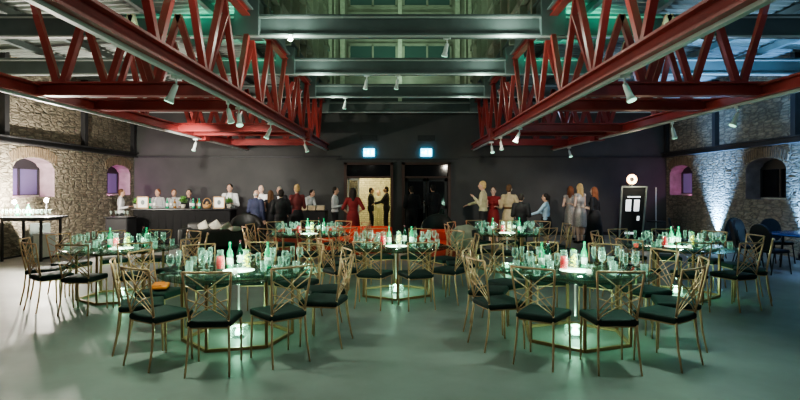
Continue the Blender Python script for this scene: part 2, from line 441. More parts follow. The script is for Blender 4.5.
lp.box((0, BY-.06, 7.0), (.14, .06, 4.4))
struct('trim_6', ls, 'clad')
struct('trim_7', lp, 'clad_pale')
wf = MB(); wp = MB()
for sgn in (-1, 1):
    for zc, hh in ((6.30, 1.15), (8.80, 1.1)):
        xm = sgn*.98
        for x in (xm-.85, xm, xm+.85): wf.box((x, BY-.05, zc), (.07, .08, hh*1.0))
        for z in (zc-hh/2, zc+hh/2): wf.box((xm, BY-.05, z), (1.77, .08, .09))
        wp.box((xm, BY-.02, zc), (1.68, .03, hh-.05))
    for z in (7.15, 7.55, 7.95): wf.box((sgn*.98, BY-.05, z), (1.8, .05, .22))
w_ = struct('window_5', wf, 'clad'); struct('pane', wp, 'pane_green', w_)

# ------------------------------------------------------------------ steelwork
def ibeam(mb, p0, p1, w, h, tf=.03, tw=.03):
    p0, p1 = Vector(p0), Vector(p1); up = Vector((0, 0, 1))
    mb.bar(p0+up*tf/2, p1+up*tf/2, w, tf); mb.bar(p0+up*(h-tf/2), p1+up*(h-tf/2), w, tf)
    mb.bar(p0+up*h/2, p1+up*h/2, tw, h-2*tf)
BEAMS = [3.15, 6.25, 9.35, 12.45, 15.55, 18.65]
names = ['nearest of the six, right over the front tables', 'second from the front', 'third from the front, above the front tables', 'fourth from the front', 'fifth from the front', 'last one, close to the back wall']
for i, d in enumerate(BEAMS):
    mb = MB(); ibeam(mb, (-WX, d, ZT), (WX, d, ZT), .24, .37, .03, .05)
    b = struct('roof_beam', mb, 'grey_steel')
    cp = MB()
    for sgn in (-1, 1):
        cp.box((sgn*2.66, d, ZT+.3), (.42, .36, .62))
        cp.box((sgn*5.55, d, ZT+.3), (.30, .30, .60))
    struct('beam_junction', cp, 'grey_steel', b)
    struct('track_or_lit_edge', MB().box((0, d-.10, ZT-.015), (2*WX*.98, .05, .03)), 'track', b)  # pale strip added to imitate the lit edge of the bottom flange
    struct('conduit', MB().box((0, d-.16, ZT+.30), (2*WX, .025, .025)), 'track', b)
for sgn in (-1, 1):
    mb = MB(); ibeam(mb, (sgn*2.66, FY, ZT+.42), (sgn*2.66, BY, ZT+.42), .24, .40, .03, .05)
    struct('ridge_beam', mb, 'grey_steel')
    mb = MB()      # wall posts and long wall beam
    for y in (9.6, 12.85, 16.1, 19.05): mb.box((sgn*(WX-.06), y, (2.95+5.0)/2), (.14, .16, 2.1))
    struct('wall_post', mb, 'dark_steel')
    mb = MB(); ibeam(mb, (sgn*(WX-.10), FY, 2.80), (sgn*(WX-.10), BY, 2.80), .2, .17, .03, .05)
    struct('wall_beam', mb, 'dark_steel')
def truss(x, pitch, y0, y1):
    ch = MB(); ibeam(ch, (x, y0, ZB), (x, y1, ZB), .22, .20, .03, .06)
    o = struct('roof_truss', ch, 'red_steel')
    tp = MB(); ibeam(tp, (x, y0, ZTT-.06), (x, y1, ZTT-.06), .14, .12, .02, .03)
    struct('top_chord', tp, 'red_steel', o)
    wb = MB(); y = -3.495
    while y < y1-1.2:
        wb.bar((x, y, ZTT-.04), (x, y+pitch/2-.03, ZB+.19), .085, .085, up=(1, 0, 0))
        wb.bar((x, y+pitch, ZTT-.04), (x, y+pitch/2+.03, ZB+.19), .085, .085, up=(1, 0, 0))
        y += pitch*(2 if abs(x) > 4 else 1)
    struct('truss_web', wb, 'red_steel', o)
    pl = MB(); 
    for y in (14.9,): pl.box((x, y, ZB+.12), (.30, .34, .34))
    struct('splice_plate', pl, 'red_steel', o)
    struct('track_or_lit_edge', MB().box((x, (y0+y1)/2, ZB-.02), (.06, y1-y0, .04)), 'track', o)
for x in (-2.66, 2.66, -5.55, 5.55): truss(x, 1.43, FY+.05, BY-.05)
for sgn in (-1, 1):
    for d in (8.1, 9.6, 13.2, 14.2, 17.4):
        mb = MB(); ibeam(mb, (sgn*2.66, d, ZB+.02), (sgn*5.55, d, ZB+.02), .20, .21, .03, .05)
        o = struct('cross_truss', mb, 'red_steel')
        wb = MB(); n = 4; w = 2.89/n
        for i in range(n):
            a = 2.66+i*w
            wb.bar((sgn*a, d, ZT-.02), (sgn*(a+w/2-.03), d, ZB+.2), .09, .08, up=(0, 1, 0))
            wb.bar((sgn*(a+w), d, ZT-.02), (sgn*(a+w/2+.03), d, ZB+.2), .09, .08, up=(0, 1, 0))
        struct('truss_web', wb, 'red_steel', o)

# ------------------------------------------------------------------ track spotlights
def make_spot():
    t = thing('track_spotlight', '', 'spotlight', group='track spotlights on the steelwork')
    MB().box((0, 0, -.02), (.05, .12, .04)).tube([(0, 0, -.03), (0, 0, -.12)], .012).build('bracket', 'lamp_body', t)
    R = Vector((.25, .35, -1)).normalized(); p = Vector((0, 0, -.11))
    b = MB().tube([p, p+R*.05, p+R*.16, p+R*.22], [.028, .036, .040, .062], 12).build('lamp_head', 'lamp_body', t, True)
    MB().tube([p+R*.221, p+R*.232], [.056, .050], 12).build('lamp_lens', 'lamp_face', b)
    return t
spot = Maker(make_spot())
SP = [(-2.66, 6.3, 'left inner truss, nearest of its row'), (-2.66, 8.2, 'left inner truss, first of the pair'),
      (-2.66, 8.75, 'left inner truss, second of the pair'), (-2.66, 10.9, 'left inner truss, beyond the pair'),
      (-2.66, 14.8, 'left inner truss, farthest of its row'),
      (2.66, 6.27, 'right inner truss, nearest of its row'), (2.66, 11.8, 'right inner truss, second along'),
      (2.66, 14.0, 'right inner truss, third along'), (2.66, 15.4, 'right inner truss, farthest of its row'),
      (5.55, 8.7, 'right outer truss, nearest of its row'), (5.55, 10.8, 'right outer truss, middle of its row'),
      (5.55, 17.4, 'right outer truss, farthest of its row'), (-5.55, 14.4, 'left outer truss, near the bar')]
for i, (x, d, w) in enumerate(SP):
    spot((x, d, ZB-.04), (-.6 if i % 2 else 2.2)+i, 'white track spotlight hanging from the '+w)
for x, d, w in ((.83, 9.35, 'first visible grey beam, right of centre'), (-.05, 12.45, 'second grey beam, near the middle'),
                (-.78, 12.45, 'second grey beam, left of the middle'), (-1.6, 15.55, 'third grey beam, at the left')):
    spot((x, d, ZT-.0), 1.1, 'white spotlight hanging under the '+w)
t = thing('bulb_lamp', 'small bright bulb lamp glaring under the grey beam, left of centre', 'lamp', (-1.9, 9.2, ZT))
MB().tube([(0, 0, 0), (0, 0, -.05)], .03).build('lamp_holder', 'lamp_body', t)
MB().ell((0, 0, -.075), (.035, .035, .04)).build('bulb', 'bulb', t, True)

# exit signs, vents
for x, w in ((-1.12, 'left'), (.95, 'right')):
    t = thing('exit_sign', 'glowing blue exit sign above the %s doorway' % w, 'sign', (x, BY-.06, PZ(156.5, BY)), group='exit signs')
    MB().rbox((0, 0, .14), (.40, .07, .28), .012).build('housing', 'exit', t)
    p = MB(); y = -.042     # running figure, doorway and arrow
    p.box((.13, y, .14), (.07, .006, .17))
    p.ell((-.015, y, .215), (.018, .004, .018), 10, 6)
    p.bar((-.025, y, .19), (-.04, y, .13), .006, .03, up=(1, 0, 0)); p.bar((-.04, y, .135), (.0, y, .10), .006, .02, up=(0, 0, 1)); p.bar((0, y, .10), (-.01, y, .065), .006, .018, up=(1, 0, 0))
    p.bar((-.04, y, .13), (-.075, y, .075), .006, .02, up=(1, 0, 0)); p.bar((-.03, y, .185), (.015, y, .16), .006, .015); p.bar((-.03, y, .185), (-.07, y, .165), .006, .015)
    p.bar((-.15, y, .14), (-.10, y, .14), .006, .025); p.bar((-.15, y, .14), (-.125, y, .175), .006, .02); p.bar((-.15, y, .14), (-.125, y, .105), .006, .02)
    p.build('pictogram', 'exit_white', t)
    v = MB(); v.box((0, 0, .1), (.62, .05, .2))
    for k in range(6): v.box((0, -.03, .03+k*.028), (.56, .02, .012))
    o = v.build('air_vent', 'black_metal', loc=(x, BY-.026, PZ(141, BY)))
    tag(o, 'dark slatted air vent on back wall above the %s exit sign' % w, 'vent', 'air vents')

# ------------------------------------------------------------------ dining chair
def make_chair():
    t = thing('dining_chair', '', 'chair', group='gold chairs around the dining tables')
    s = MB(); 
    bm = bmesh.new(); bmesh.ops.create_cube(bm, size=1)
    for v in bm.verts:
        w = .44 if v.co.y > 0 else .39
        v.co = Vector((v.co.x*w, v.co.y*.43, v.co.z*.065))
    bmesh.ops.bevel(bm, geom=bm.edges[:], offset=.028, segments=4, profile=.6, affect='EDGES')
    for v in bm.verts:
        if v.co.z > 0: v.co.z += .018*(1-(v.co.x/.24)**2)*(1-(v.co.y/.23)**2)
    bm.verts.index_update()
    s.add([v.co+Vector((0, 0, .465)) for v in bm.verts], [[v.index for v in f.verts] for f in bm.faces]); bm.free()
    s.build('seat', 'velvet', t, True)
    f = MB(); z = .425
    for a, b in (((-.20, .19), (.20, .19)), ((.20, .19), (.175, -.19)), ((.175, -.19), (-.175, -.19)), ((-.175, -.19), (-.20, .19))):
        f.bar((a[0]*.92, a[1]*.92, z), (b[0]*.92, b[1]*.92, z), .016, .018)
    f.build('seat_frame', 'gold', t)
    for sx in (-1, 1):
        MB().tube([(sx*.20, .19, .43), (sx*.203, .195, .2), (sx*.205, .20, 0)], [.0125, .011, .009]).build('leg', 'gold', t, True)
        MB().tube([(sx*.175, -.20, .50), (sx*.178, -.205, .38), (sx*.185, -.225, .2), (sx*.195, -.265, 0)], [.0115, .0115, .011, .009]).build('leg', 'gold', t, True)
    # fan-patterned back
    bk = MB()
    zb, zt, wb, wt = .50, .945, .175, .215
    def P(u, v):     # u -1..1 across, v 0..1 up; shallow curve backward
        return Vector((u*(wb+(wt-wb)*v), -.20-.075*v-.02*(1-u*u)*v, zb+(zt-zb)*v))
    for sx in (-1, 1): bk.tube([P(sx, v/4) for v in range(5)], .0105, 8)
    bk.tube([P(-1+2*k/8, 1) for k in range(9)], .0105, 8)
    for sx in (-1, 1):
        for v0, v1, bulge in ((.0, .44, .05), (.04, .74, .06), (.16, 1.0, .05)):
            pts = []
            for k in range(9):
                q = k/8; pts.append(P(sx*(-1+2*q), v0+(v1-v0)*q+bulge*math.sin(PI*q)))
            bk.tube(pts, .0055, 6)
    bk.build('backrest', 'gold', t, True)
    return t
chair = Maker(make_chair())

# ------------------------------------------------------------------ dining tables
TZ = .76
def make_table():
    t = thing('dining_table', '', 'table', group='round glass dining tables')
    MB().lathe([(.0, TZ-.016), (.84, TZ-.016), (.852, TZ-.008), (.84, TZ), (.0, TZ)], n=56).build('tabletop', 'table_glass', t, True)
    b = MB(); R = .60; n = 6; pts = [(R*math.cos(2*PI*k/n+.26), R*math.sin(2*PI*k/n+.26)) for k in range(n)]
    for k in range(n):
        p, q = pts[k], pts[(k+1) % n]
        b.bar((*p, .02), (*q, .02), .036, .03)
    b.build('base_ring', 'copper', t)
    b = MB()
    for k in range(n):
        p, q = pts[k], pts[(k+1) % n]
        b.bar((*p, TZ-.032), (*q, TZ-.032), .03, .03)
    b.build('top_ring', 'copper', t)
    for k in range(n):
        p = pts[k]; MB().bar((*p, .03), (*p, TZ-.03), .028, .028).build('leg', 'copper', t)
    MB().lathe([(.011, .24), (.011, TZ-.017)], n=12).build('light_column', 'glow_column', t, True)
    MB().lathe([(.0, TZ+.0005), (.175, TZ+.0005), (.175, TZ+.003), (.0, TZ+.003)], n=40).build('light_disc', 'glow_disc', t)
    return t
table = Maker(make_table())
def make_floor_light():
    t = thing('floor_light', '', 'light', group='glowing floor lights under the tables')
    MB().rbox((0, 0, .065), (.17, .17, .13), .01).build('glass_cube', 'glass', t)
    MB().lathe([(.0, .03), (.04, .03), (.045, .06), (.03, .09), (.0, .095)], n=16).build('light_core', 'glow_box', t, True)
    return t
floor_light = Maker(make_floor_light())

def single(name, mb, m, cat, group, smooth=True):
    o = mb.build(name, m, None, smooth); return Maker(tag(o, '', cat, group))
wine = single('wine_glass', MB().lathe([(.0, 0), (.036, 0), (.034, .004), (.006, .010), (.0045, .09), (.012, .10), (.034, .125), (.042, .155), (.040, .19), (.034, .225), (.032, .225), (.038, .19), (.039, .155), (.031, .128), (.0, .105)], n=18), 'glass', 'wine glass', 'stemmed wine glasses on the dining tables')
flute = single('champagne_flute', MB().lathe([(.0, 0), (.031, 0), (.029, .004), (.005, .010), (.004, .08), (.014, .10), (.025, .14), (.027, .19), (.024, .235), (.022, .235), (.025, .19), (.023, .14), (.0, .10)], n=16), 'glass', 'champagne glass', 'champagne flutes on the dining tables')
tumbler = single('water_tumbler', MB().lathe([(.0, 0), (.032, 0), (.034, .01), (.040, .115), (.0375, .115), (.031, .012), (.0, .012)], n=18), 'glass', 'tumbler', 'water tumblers on the dining tables')

def make_bottle(name, body, capm, lab, label_at, h=.31, r=.038, cat='bottle', group=None):
    t = thing(name, '', cat, group=group)
    MB().lathe([(.0, 0), (r*.95, 0), (r, .012), (r, h*.55), (r*.8, h*.66), (r*.38, h*.78), (r*.34, h*.93), (.0, h*.93)], n=20).build('bottle_body', body, t, True)
    MB().lathe([(.0, h*.90), (r*.40, h*.90), (r*.40, h), (.0, h)], n=14).build('cap', capm, t)
    MB().lathe([(r*1.015, h*label_at[0]), (r*1.015, h*label_at[1])], n=20).build('bottle_label', lab, t, True)
    return t
green_bottle = Maker(make_bottle('water_bottle', 'green_glass', 'green_cap', 'paper', (.16, .42), group='green water bottles on the dining tables'))
dark_bottle = Maker(make_bottle('wine_bottle', 'dark_glass', 'dark_cap', 'paper', (.18, .46), .32, .037, group='dark wine bottles on the dining tables'))
def make_jug(name, fill, mtl, group):
    t = thing(name, '', 'jug', group=group)
    MB().lathe([(.0, 0), (.044, 0), (.048, .01), (.050, .10), (.042, .16), (.033, .19), (.040, .225), (.038, .225), (.030, .19), (.039, .16), (.046, .10), (.044, .014), (.0, .014)], n=22).build('jug_glass', 'jug_glass', t, True)
    MB().tube([(.045, 0, .17), (.085, 0, .165), (.09, 0, .11), (.05, 0, .08)], .006, 6).build('handle', 'glass', t, True)
    if fill == 'juice':
        MB().lathe([(.0, .016), (.042, .016), (.0445, .10), (.038, .155), (.0, .157)], n=20).build('red_juice', mtl, t, True)
    else:
        rr = random.Random(3); mb = MB()
        for k in range(9):
            a = k*2.4; mb.ell((.02*math.cos(a), .02*math.sin(a), .035+k*.0165), (.021, .021, .009), 10, 6, Matrix.Rotation(rr.uniform(-1.2, 1.2), 3, 'X'))
        mb.build('lemon_slices', mtl, t, True)
        lf = MB()
        for k in range(7):
            a = k*.9; lf.ell((.018*math.cos(a), .018*math.sin(a), .21+.01*(k % 3)), (.020, .009, .004), 8, 5, Matrix.Rotation(a, 3, 'Z') @ Matrix.Rotation(-.8, 3, 'Y'))
        lf.build('mint_leaves', 'leaf', t, True)
    return t
red_jug = Maker(make_jug('juice_jug', 'juice', 'red_drink', 'jugs of red juice on the dining tables'))
lemon_jug = Maker(make_jug('lemon_jug', 'lemon', 'lemon', 'jugs of lemon water on the dining tables'))
def make_candle():
    t = thing('candle_holder', '', 'candle', group='glass candle holders on the dining tables')
    MB().lathe([(.0, 0), (.036, 0), (.040, .02), (.030, .06), (.040, .105), (.037, .105), (.027, .06), (.035, .022), (.0, .014)], n=18).build('glass_cup', 'glass', t, True)
    MB().lathe([(.0, .015), (.024, .015), (.022, .055), (.0, .058)], n=12).build('candle', 'candle', t, True)
    return t
candle = Maker(make_candle())

WORDS = {0: 'nearest the camera', 36: 'at near right', 72: 'on right, nearer of two', 108: 'on right, farther of two', 144: 'at far right',
         180: 'at the far side', 216: 'at far left', 252: 'on left, farther of two', 288: 'on left, nearer of two', 324: 'at near left'}
TABLES = [('front left table', -1.84, 6.05, 5, dict(red=-.22, g1=-.14, dk=-.05, lem=.07, g2=.29)),
          ('front right table', 2.00, 6.05, 0, dict(red=-.12, g1=-.35, dk=-.25, lem=.0, g2=.16)),
          ('middle left table', -4.35, 8.27, 0, dict(red=-.10, g1=-.24, dk=.24, lem=.07, g2=.32)),
          ('middle centre table', -.06, 8.58, 18, dict(red=-.22, g1=-.12, dk=.14, lem=.04, g2=.25)),
          ('middle right table', 4.43, 8.5, 18, dict(red=-.17, g1=-.02, dk=.06, lem=.28, g2=.12)),
          ('back left table', -1.87, 10.9, 10, dict(red=-.22, g1=-.05, dk=.16, lem=.05, g2=.28)),
          ('back right table', 2.24, 11.1, 24, dict(red=-.08, g1=-.28, dk=.20, lem=.06, g2=.30))]
POINTS = []
COAT = None
for ti, (tn, tx, ty, off, it) in enumerate(TABLES):
    rr = random.Random(40+ti)
    table((tx, ty, 0), .1*ti, 'round glass-topped gold-framed dining table, the %s' % tn)
    floor_light((tx, ty, 0), .3*ti, 'glowing glass cube light on floor under the %s' % tn)
    POINTS.append((tx, ty))
    for a0, w in WORDS.items():
        a = math.radians(a0+off+rr.uniform(-1.6, 1.6)); r = 1.0+rr.uniform(-.02, .05)
        if ti == 0 and a0 == 252: bag = (tx+r*math.sin(a), ty-r*math.cos(a), a)
        if ti == 6 and a0 == 288: COAT = (tx+r*math.sin(a), ty-r*math.cos(a), a)
        # a measured from the camera side, clockwise seen from above to +x
        chair((tx+r*math.sin(a), ty-r*math.cos(a), 0), a, 'gold lattice-back chair with dark seat, %s, %s' % (tn, w))
    z = TZ+.001
    for key, mk, lab, dy in (('red', red_jug, 'glass jug of red juice', .03), ('g1', green_bottle, 'green water bottle left of centre', .12),
                             ('g2', green_bottle, 'green water bottle right of centre', .16), ('dk', dark_bottle, 'dark wine bottle with white label', .22),
                             ('lem', lemon_jug, 'glass jug of yellow lemon slices', .05)):
        zz = TZ+.0032 if math.hypot(it[key], dy) < .26 else z
        mk((tx+it[key], ty+dy, zz), rr.uniform(-.4, .4)+(2.8 if key == 'red' else 0), lab+' on the '+tn)
    candle((tx+.05, ty-.30, z), 0, 'small lit glass candle holder at front of the '+tn)
    for side, sgn in (('left', -1), ('right', 1)):
        for ri, (row, y) in enumerate((('near', -.34), ('middle', -.02), ('far', .32))):
            for ci, (cw, x) in enumerate((('innermost', .29), ('second', .41), ('third', .53), ('outermost', .66))):
                if ci == 3 and ri != 1: x = .63
                if ri != 1 and ci < 2: x = (.31, .42)[ci]
                x += rr.uniform(-.012, .012); yy = y+rr.uniform(-.05, .05)
                if any(abs(sgn*x-it[k]) < .095 and abs(yy-dy) < .10 for k, dy in (('red', .03), ('g1', .12), ('g2', .16), ('dk', .22), ('lem', .05))):
                    yy = y-.12 if ri == 0 else (-.155 if ri == 1 else .40)
                k = (ri+ci*2+ti+(sgn > 0)) % 3
                mk, nm = ((wine, 'stemmed wine glass'), (flute, 'champagne flute'), (tumbler, 'water tumbler'))[k]
                cw_ = cw if cw in ('innermost', 'outermost') else cw+' from middle'
                mk((tx+sgn*x, ty+yy, z), 0, '%s, %s row %s, %s cluster on %s' % (nm, row, cw_, side, tn))
o = MB().lathe([(.0, 0), (.030, 0), (.036, .05), (.033, .055), (.0, .05)], n=14).build('votive_cup', 'votive_red', None, True, (4.43-.68, 8.42, TZ+.001))
tag(o, 'small red glowing votive at the left edge of middle right table', 'candle')
# clutch bag on a chair of the front left table
t = thing('clutch_bag', 'orange clutch bag lying on a chair left of front left table', 'bag', (bag[0], bag[1], .514), bag[2]+.5)
MB().rbox((0, 0, .025), (.26, .17, .05), .02).build('bag_body', 'orange', t, True)
MB().rbox((0, -.03, .052), (.25, .11, .01), .004).build('flap', 'orange', t)
# jacket over a chair back
t = thing('draped_jacket', 'pale jacket draped over a chair back left of back right table', 'jacket', (COAT[0], COAT[1], 0), COAT[2])
vs = []; fs = []; n = 9; prof = [(-.185, .62), (-.215, .78), (-.24, .95), (-.28, .985), (-.325, .96), (-.335, .80), (-.335, .55)]
for i, (y, zz) in enumerate(prof):
    for k in range(n):
        u = -1+2*k/(n-1); vs.append((u*.25, y+.012*math.sin(k*2.1+i), zz-.05*abs(u)**3+.012*math.sin(k*1.3+i*.7)))
for i in range(len(prof)-1):
    for k in range(n-1): fs.append((i*n+k, i*n+k+1, (i+1)*n+k+1, (i+1)*n+k))
mb = MB(); mb.add(vs, fs); o = mb.build('jacket_body', 'cream', t, True); md = o.modifiers.new('s', 'SOLIDIFY'); md.thickness = .014; md.offset = 0
for sx in (-1, 1):
    MB().tube([(sx*.22, -.335, .90), (sx*.27, -.36, .75), (sx*.25, -.365, .55)], [.045, .05, .04], 10).build('sleeve', 'charcoal' if sx > 0 else 'cream', t, True)

# ------------------------------------------------------------------ people
BAKE = []
def remesh(o, vox, smooth=2):
    md = o.modifiers.new('r', 'REMESH'); md.mode = 'VOXEL'; md.voxel_size = vox; md.use_smooth_shade = True
    ms = o.modifiers.new('s', 'SMOOTH'); ms.factor = .5; ms.iterations = smooth
    BAKE.append(o)
def hand(mb, w, d, side, s, curl=.35):
    """palm with four unequal fingers and a thumb leaving the side of the palm"""
    d = d.normalized(); up = Vector((0, 0, 1)) if abs(d.z) < .85 else Vector((0, 1, 0))
    a = d.cross(up).normalized(); b = a.cross(d).normalized()   # a across the palm, b its back
    c = w+d*.05*s
    mb.ell(c, (.042*s, .016*s, .052*s), 10, 8, Matrix((a, b, d)).transposed())
    for k, ln in enumerate((.062, .074, .068, .052)):
        q = c+a*(-.030+.020*k)*s+d*.040*s
        m1 = q+d*ln*.55*s-b*.008*s; e = m1+(d*math.cos(curl*2)-b*math.sin(curl*2))*ln*.5*s
        mb.capsule(q, m1, .0095*s, .0090*s, 6); mb.capsule(m1, e, .0090*s, .0078*s, 6)
    q = c-a*.034*s-d*.012*s; m1 = q-a*.020*s+d*.028*s-b*.006*s; e = m1+d*.028*s-b*.014*s
    mb.capsule(q, m1, .012*s, .0105*s, 6); mb.capsule(m1, e, .0105*s, .009*s, 6)
ARMS = {  # elbow, wrist for the right side (+x), local, facing +Y, for 1.75 m
    'down': ((.25, -.03, 1.12), (.25, .06, .86)), 'bent': ((.25, -.02, 1.12), (.17, .22, 1.17)), 'drink': ((.25, .04, 1.13), (.14, .22, 1.33)),
    'fold': ((.24, .06, 1.13), (-.02, .19, 1.15)), 'reach': ((.24, .18, 1.20), (.20, .44, 1.12)), 'hip': ((.34, -.04, 1.15), (.19, .03, 1.02))}
def person(label, px, d, top_y, face, skin='skin', hair='hair_dark', hairlen='short', top='white', bottom='trouser', outfit='shirt',
           arms=('down', 'bent'), lean=0., apron=False, belt=False, X=None, head_turn=0., group=None, tall=None):
    s = (tall or PZ(top_y, d))/1.78; x = PX(px, d) if X is None else X
    def V(p):
        p = Vector(p)
        if lean and p.z > .95:
            q = p-Vector((0, 0, .95)); c_, s_ = math.cos(lean), math.sin(lean)
            q = Vector((q.x, q.y*c_+q.z*s_, q.z*c_-q.y*s_)); p = q+Vector((0, 0, .95))
        return p*s
    fem = outfit in ('dress', 'gown', 'blouse')
    sh = .165 if fem else .19; hp = .09
    sho = {1: V((sh, 0, 1.43)), -1: V((-sh, 0, 1.43))}
    E = {}; W = {}
    for sgn, nm in ((-1, arms[0]), (1, arms[1])):
        e, w = ARMS[nm]; k = .93 if fem else 1
        E[sgn] = V((sgn*e[0]*k, e[1], e[2])); W[sgn] = V((sgn*w[0]*k, w[1], w[2]))
    ft = {sgn: (Vector((sgn*.105, .03*sgn, .075))*s) for sgn in (-1, 1)}
    kn = {sgn: Vector((sgn*.10, .03+.02*sgn, .50))*s for sgn in (-1, 1)}
    hip = {sgn: Vector((sgn*hp, 0, .92))*s for sgn in (-1, 1)}
    def torso(mb, g):
        mb.ell(V((0, 0, 1.30)), ((.155 if fem else .175)*s+g, .105*s+g, .19*s+g), 14, 10)
        mb.ell(V((0, .0, 1.13)), ((.125 if fem else .15)*s+g, .095*s+g, .16*s+g), 14, 10)
        mb.ell(V((0, -.005, .97)), (.165*s+g, .11*s+g, .13*s+g), 14, 10)
        mb.capsule(sho[-1], sho[1], .060*s+g*.6, .060*s+g*.6)
        mb.capsule(V((0, -.01, 1.40)), V((0, -.01, 1.475)), .10*s+g*.5, .065*s+g*.5)
        if fem:
            for sx in (-1, 1): mb.ell(V((sx*.07, .09, 1.29)), (.062*s+g*.6, .055*s+g*.6, .06*s+g*.6), 10, 8)
    def arm(mb, g, upto=1.):
        for sgn in (-1, 1):
            mb.capsule(sho[sgn], E[sgn], .05*s+g, .038*s+g)
            if upto > .5: mb.capsule(E[sgn], E[sgn].lerp(W[sgn], upto), .037*s+g, .027*s+g*.9)
    HR = Matrix.Rotation(head_turn, 3, 'Z')
    hc = V((0, .025, 1.655))
    def Hp(p): return hc+HR @ (Vector(p)*s)
    body = MB()
    torso(body, 0); arm(body, 0)
    body.capsule(V((0, -.01, 1.44)), V((0, .012, 1.58)), .055*s, .05*s)
    body.ell(hc, (.077*s, .095*s, .122*s), 16, 12, HR); body.ell(Hp((0, .025, -.065)), (.055*s, .06*s, .055*s), 12, 8, HR)
    body.ell(Hp((0, .098, -.015)), (.014*s, .022*s, .028*s), 8, 6, HR)
    body.ell(Hp((0, .082, -.068)), (.026*s, .014*s, .012*s), 8, 6, HR)
    for sx in (-1, 1): body.ell(Hp((sx*.08, -.005, -.012)), (.012*s, .022*s, .032*s), 8, 6, HR)
    for sgn in (-1, 1):
        body.capsule(hip[sgn], kn[sgn], .085*s, .055*s); body.capsule(kn[sgn], ft[sgn], .054*s, .038*s)
        body.ell(Vector((sgn*.10, -.02, .36))*s, (.055*s, .06*s, .12*s), 10, 8)
        body.capsule(ft[sgn]+Vector((0, -.02, -.035))*s, ft[sgn]+Vector((0, .15, -.045))*s, .038*s, .028*s)
        hand(body, W[sgn], W[sgn]-E[sgn], sgn, s)
    o = body.build('person', skin); remesh(o, .0105, 1)
    o.location = (x, d, 0); o.rotation_euler = (0, 0, face); tag(o, label, 'person', group)
    def cloth(name, mb, m, vox=.014, sm=3):
        c = mb.build(name, m, o); remesh(c, vox, sm); return c
    for sx in (-1, 1):
        MB().ell(Hp((sx*.033, .083, .012)), (.012*s, .008*s, .008*s), 8, 6, HR).build('eye', 'eye', o, True)
    # hair
    h = MB()
    if hairlen == 'bald':
        h.ell(Hp((0, -.045, -.02)), (.082*s, .062*s, .055*s), 14, 10, HR)
    else:
        h.ell(Hp((0, -.022, .035)), (.087*s, .095*s, .100*s), 14, 10, HR); h.ell(Hp((0, -.05, -.02)), (.083*s, .065*s, .075*s), 12, 8, HR)
        if hairlen == 'long':
            h.capsule(Hp((0, -.06, -.02)), Hp((0, -.085, -.25)), .078*s, .06*s)
            for sx in (-1, 1): h.capsule(Hp((sx*.075, -.01, .03)), Hp((sx*.085, -.03, -.21)), .030*s, .034*s)
        if hairlen == 'ponytail':
            h.ell(Hp((0, -.12, .03)), (.032*s,)*3, 8, 6); h.capsule(Hp((0, -.13, .03)), Hp((0, -.13, -.26)), .032*s, .022*s)
        if hairlen == 'bun': h.ell(Hp((0, -.09, .095)), (.05*s,)*3, 10, 8)
    cloth('hair', h, hair, .012, 1)
    # clothing
    if outfit in ('shirt', 'suit', 'blouse'):
        g = .028*s if outfit == 'suit' else .014*s
        c = MB(); torso(c, g); arm(c, g, .94)
        if outfit == 'suit':
            c.ell(Vector((0, -.005, .90))*s, (.185*s, .135*s, .14*s), 14, 8)
            for sgn in (-1, 1): c.capsule(hip[sgn]+Vector((0, 0, .02)), hip[sgn]-Vector((0, 0, .10))*s, .095*s, .10*s)
        cloth('suit_jacket' if outfit == 'suit' else ('blouse' if fem else 'shirt'), c, top)
        if outfit == 'suit':
            k = MB(); k.add([V((-.05, .13, 1.46)), V((.05, .13, 1.46)), V((0, .152, 1.18)), V((-.05, .10, 1.46)), V((.05, .10, 1.46)), V((0, .12, 1.18))],
                            [(0, 1, 2), (5, 4, 3), (0, 3, 4, 1), (1, 4, 5, 2), (2, 5, 3, 0)])
            k.build('shirt_front', 'white', o)
        if bottom == 'skirt':
            c = MB(); c.tube([(0, 0, 1.06*s), (0, -.005*s, .93*s), (0, 0, .75*s), (0, 0, .52*s)], [.13*s, .185*s, .19*s, .18*s], 18)
            cloth('skirt', c, 'trouser', .014)
        else:
            c = MB(); c.ell(Vector((0, -.005, .95))*s, (.178*s, .125*s, .13*s), 14, 10)
            for sgn in (-1, 1): c.capsule(hip[sgn], kn[sgn], .10*s, .078*s); c.capsule(kn[sgn], ft[sgn]+Vector((0, 0, .01)), .078*s, .066*s)
            cloth('trousers', c, bottom)
    else:
        c = MB(); torso(c, .012*s)
        hem = .10 if outfit == 'gown' else .50
        rad = (.14, .19, .23, .30) if outfit == 'gown' else (.14, .185, .19, .20)
        c.tube([(0, 0, 1.08*s), (0, -.005*s, .93*s), (0, 0, (.93+hem)/2*s), (0, 0, hem*s)], [r*s for r in rad], 20)
        if outfit == 'gown': arm(c, .02*s, .5)
        cloth('dress', c, top)
    if belt:
        MB().lathe([(.150*s, 1.075*s), (.158*s, 1.075*s), (.158*s, 1.13*s), (.150*s, 1.13*s)], n=24, closed=True).build('belt', 'hair_brown', o, True)
    if apron:
        c = MB(); c.add([(-.12*s, .135*s, 1.32*s), (.12*s, .135*s, 1.32*s), (.18*s, .15*s, 1.05*s), (-.18*s, .15*s, 1.05*s), (.22*s, .17*s, .55*s), (-.22*s, .17*s, .55*s)], [(0, 1, 2, 3), (3, 2, 4, 5)])
        a = c.build('apron', 'grey_apron', o); md = a.modifiers.new('s', 'SOLIDIFY'); md.thickness = .012
        MB().tube([(-.11*s, .135*s, 1.32*s), (-.08*s, .06*s, 1.50*s), (0, -.06*s, 1.53*s), (.08*s, .06*s, 1.50*s), (.11*s, .135*s, 1.32*s)], .010*s, 6).build('apron_strap', 'grey_apron', o)
    c = MB()
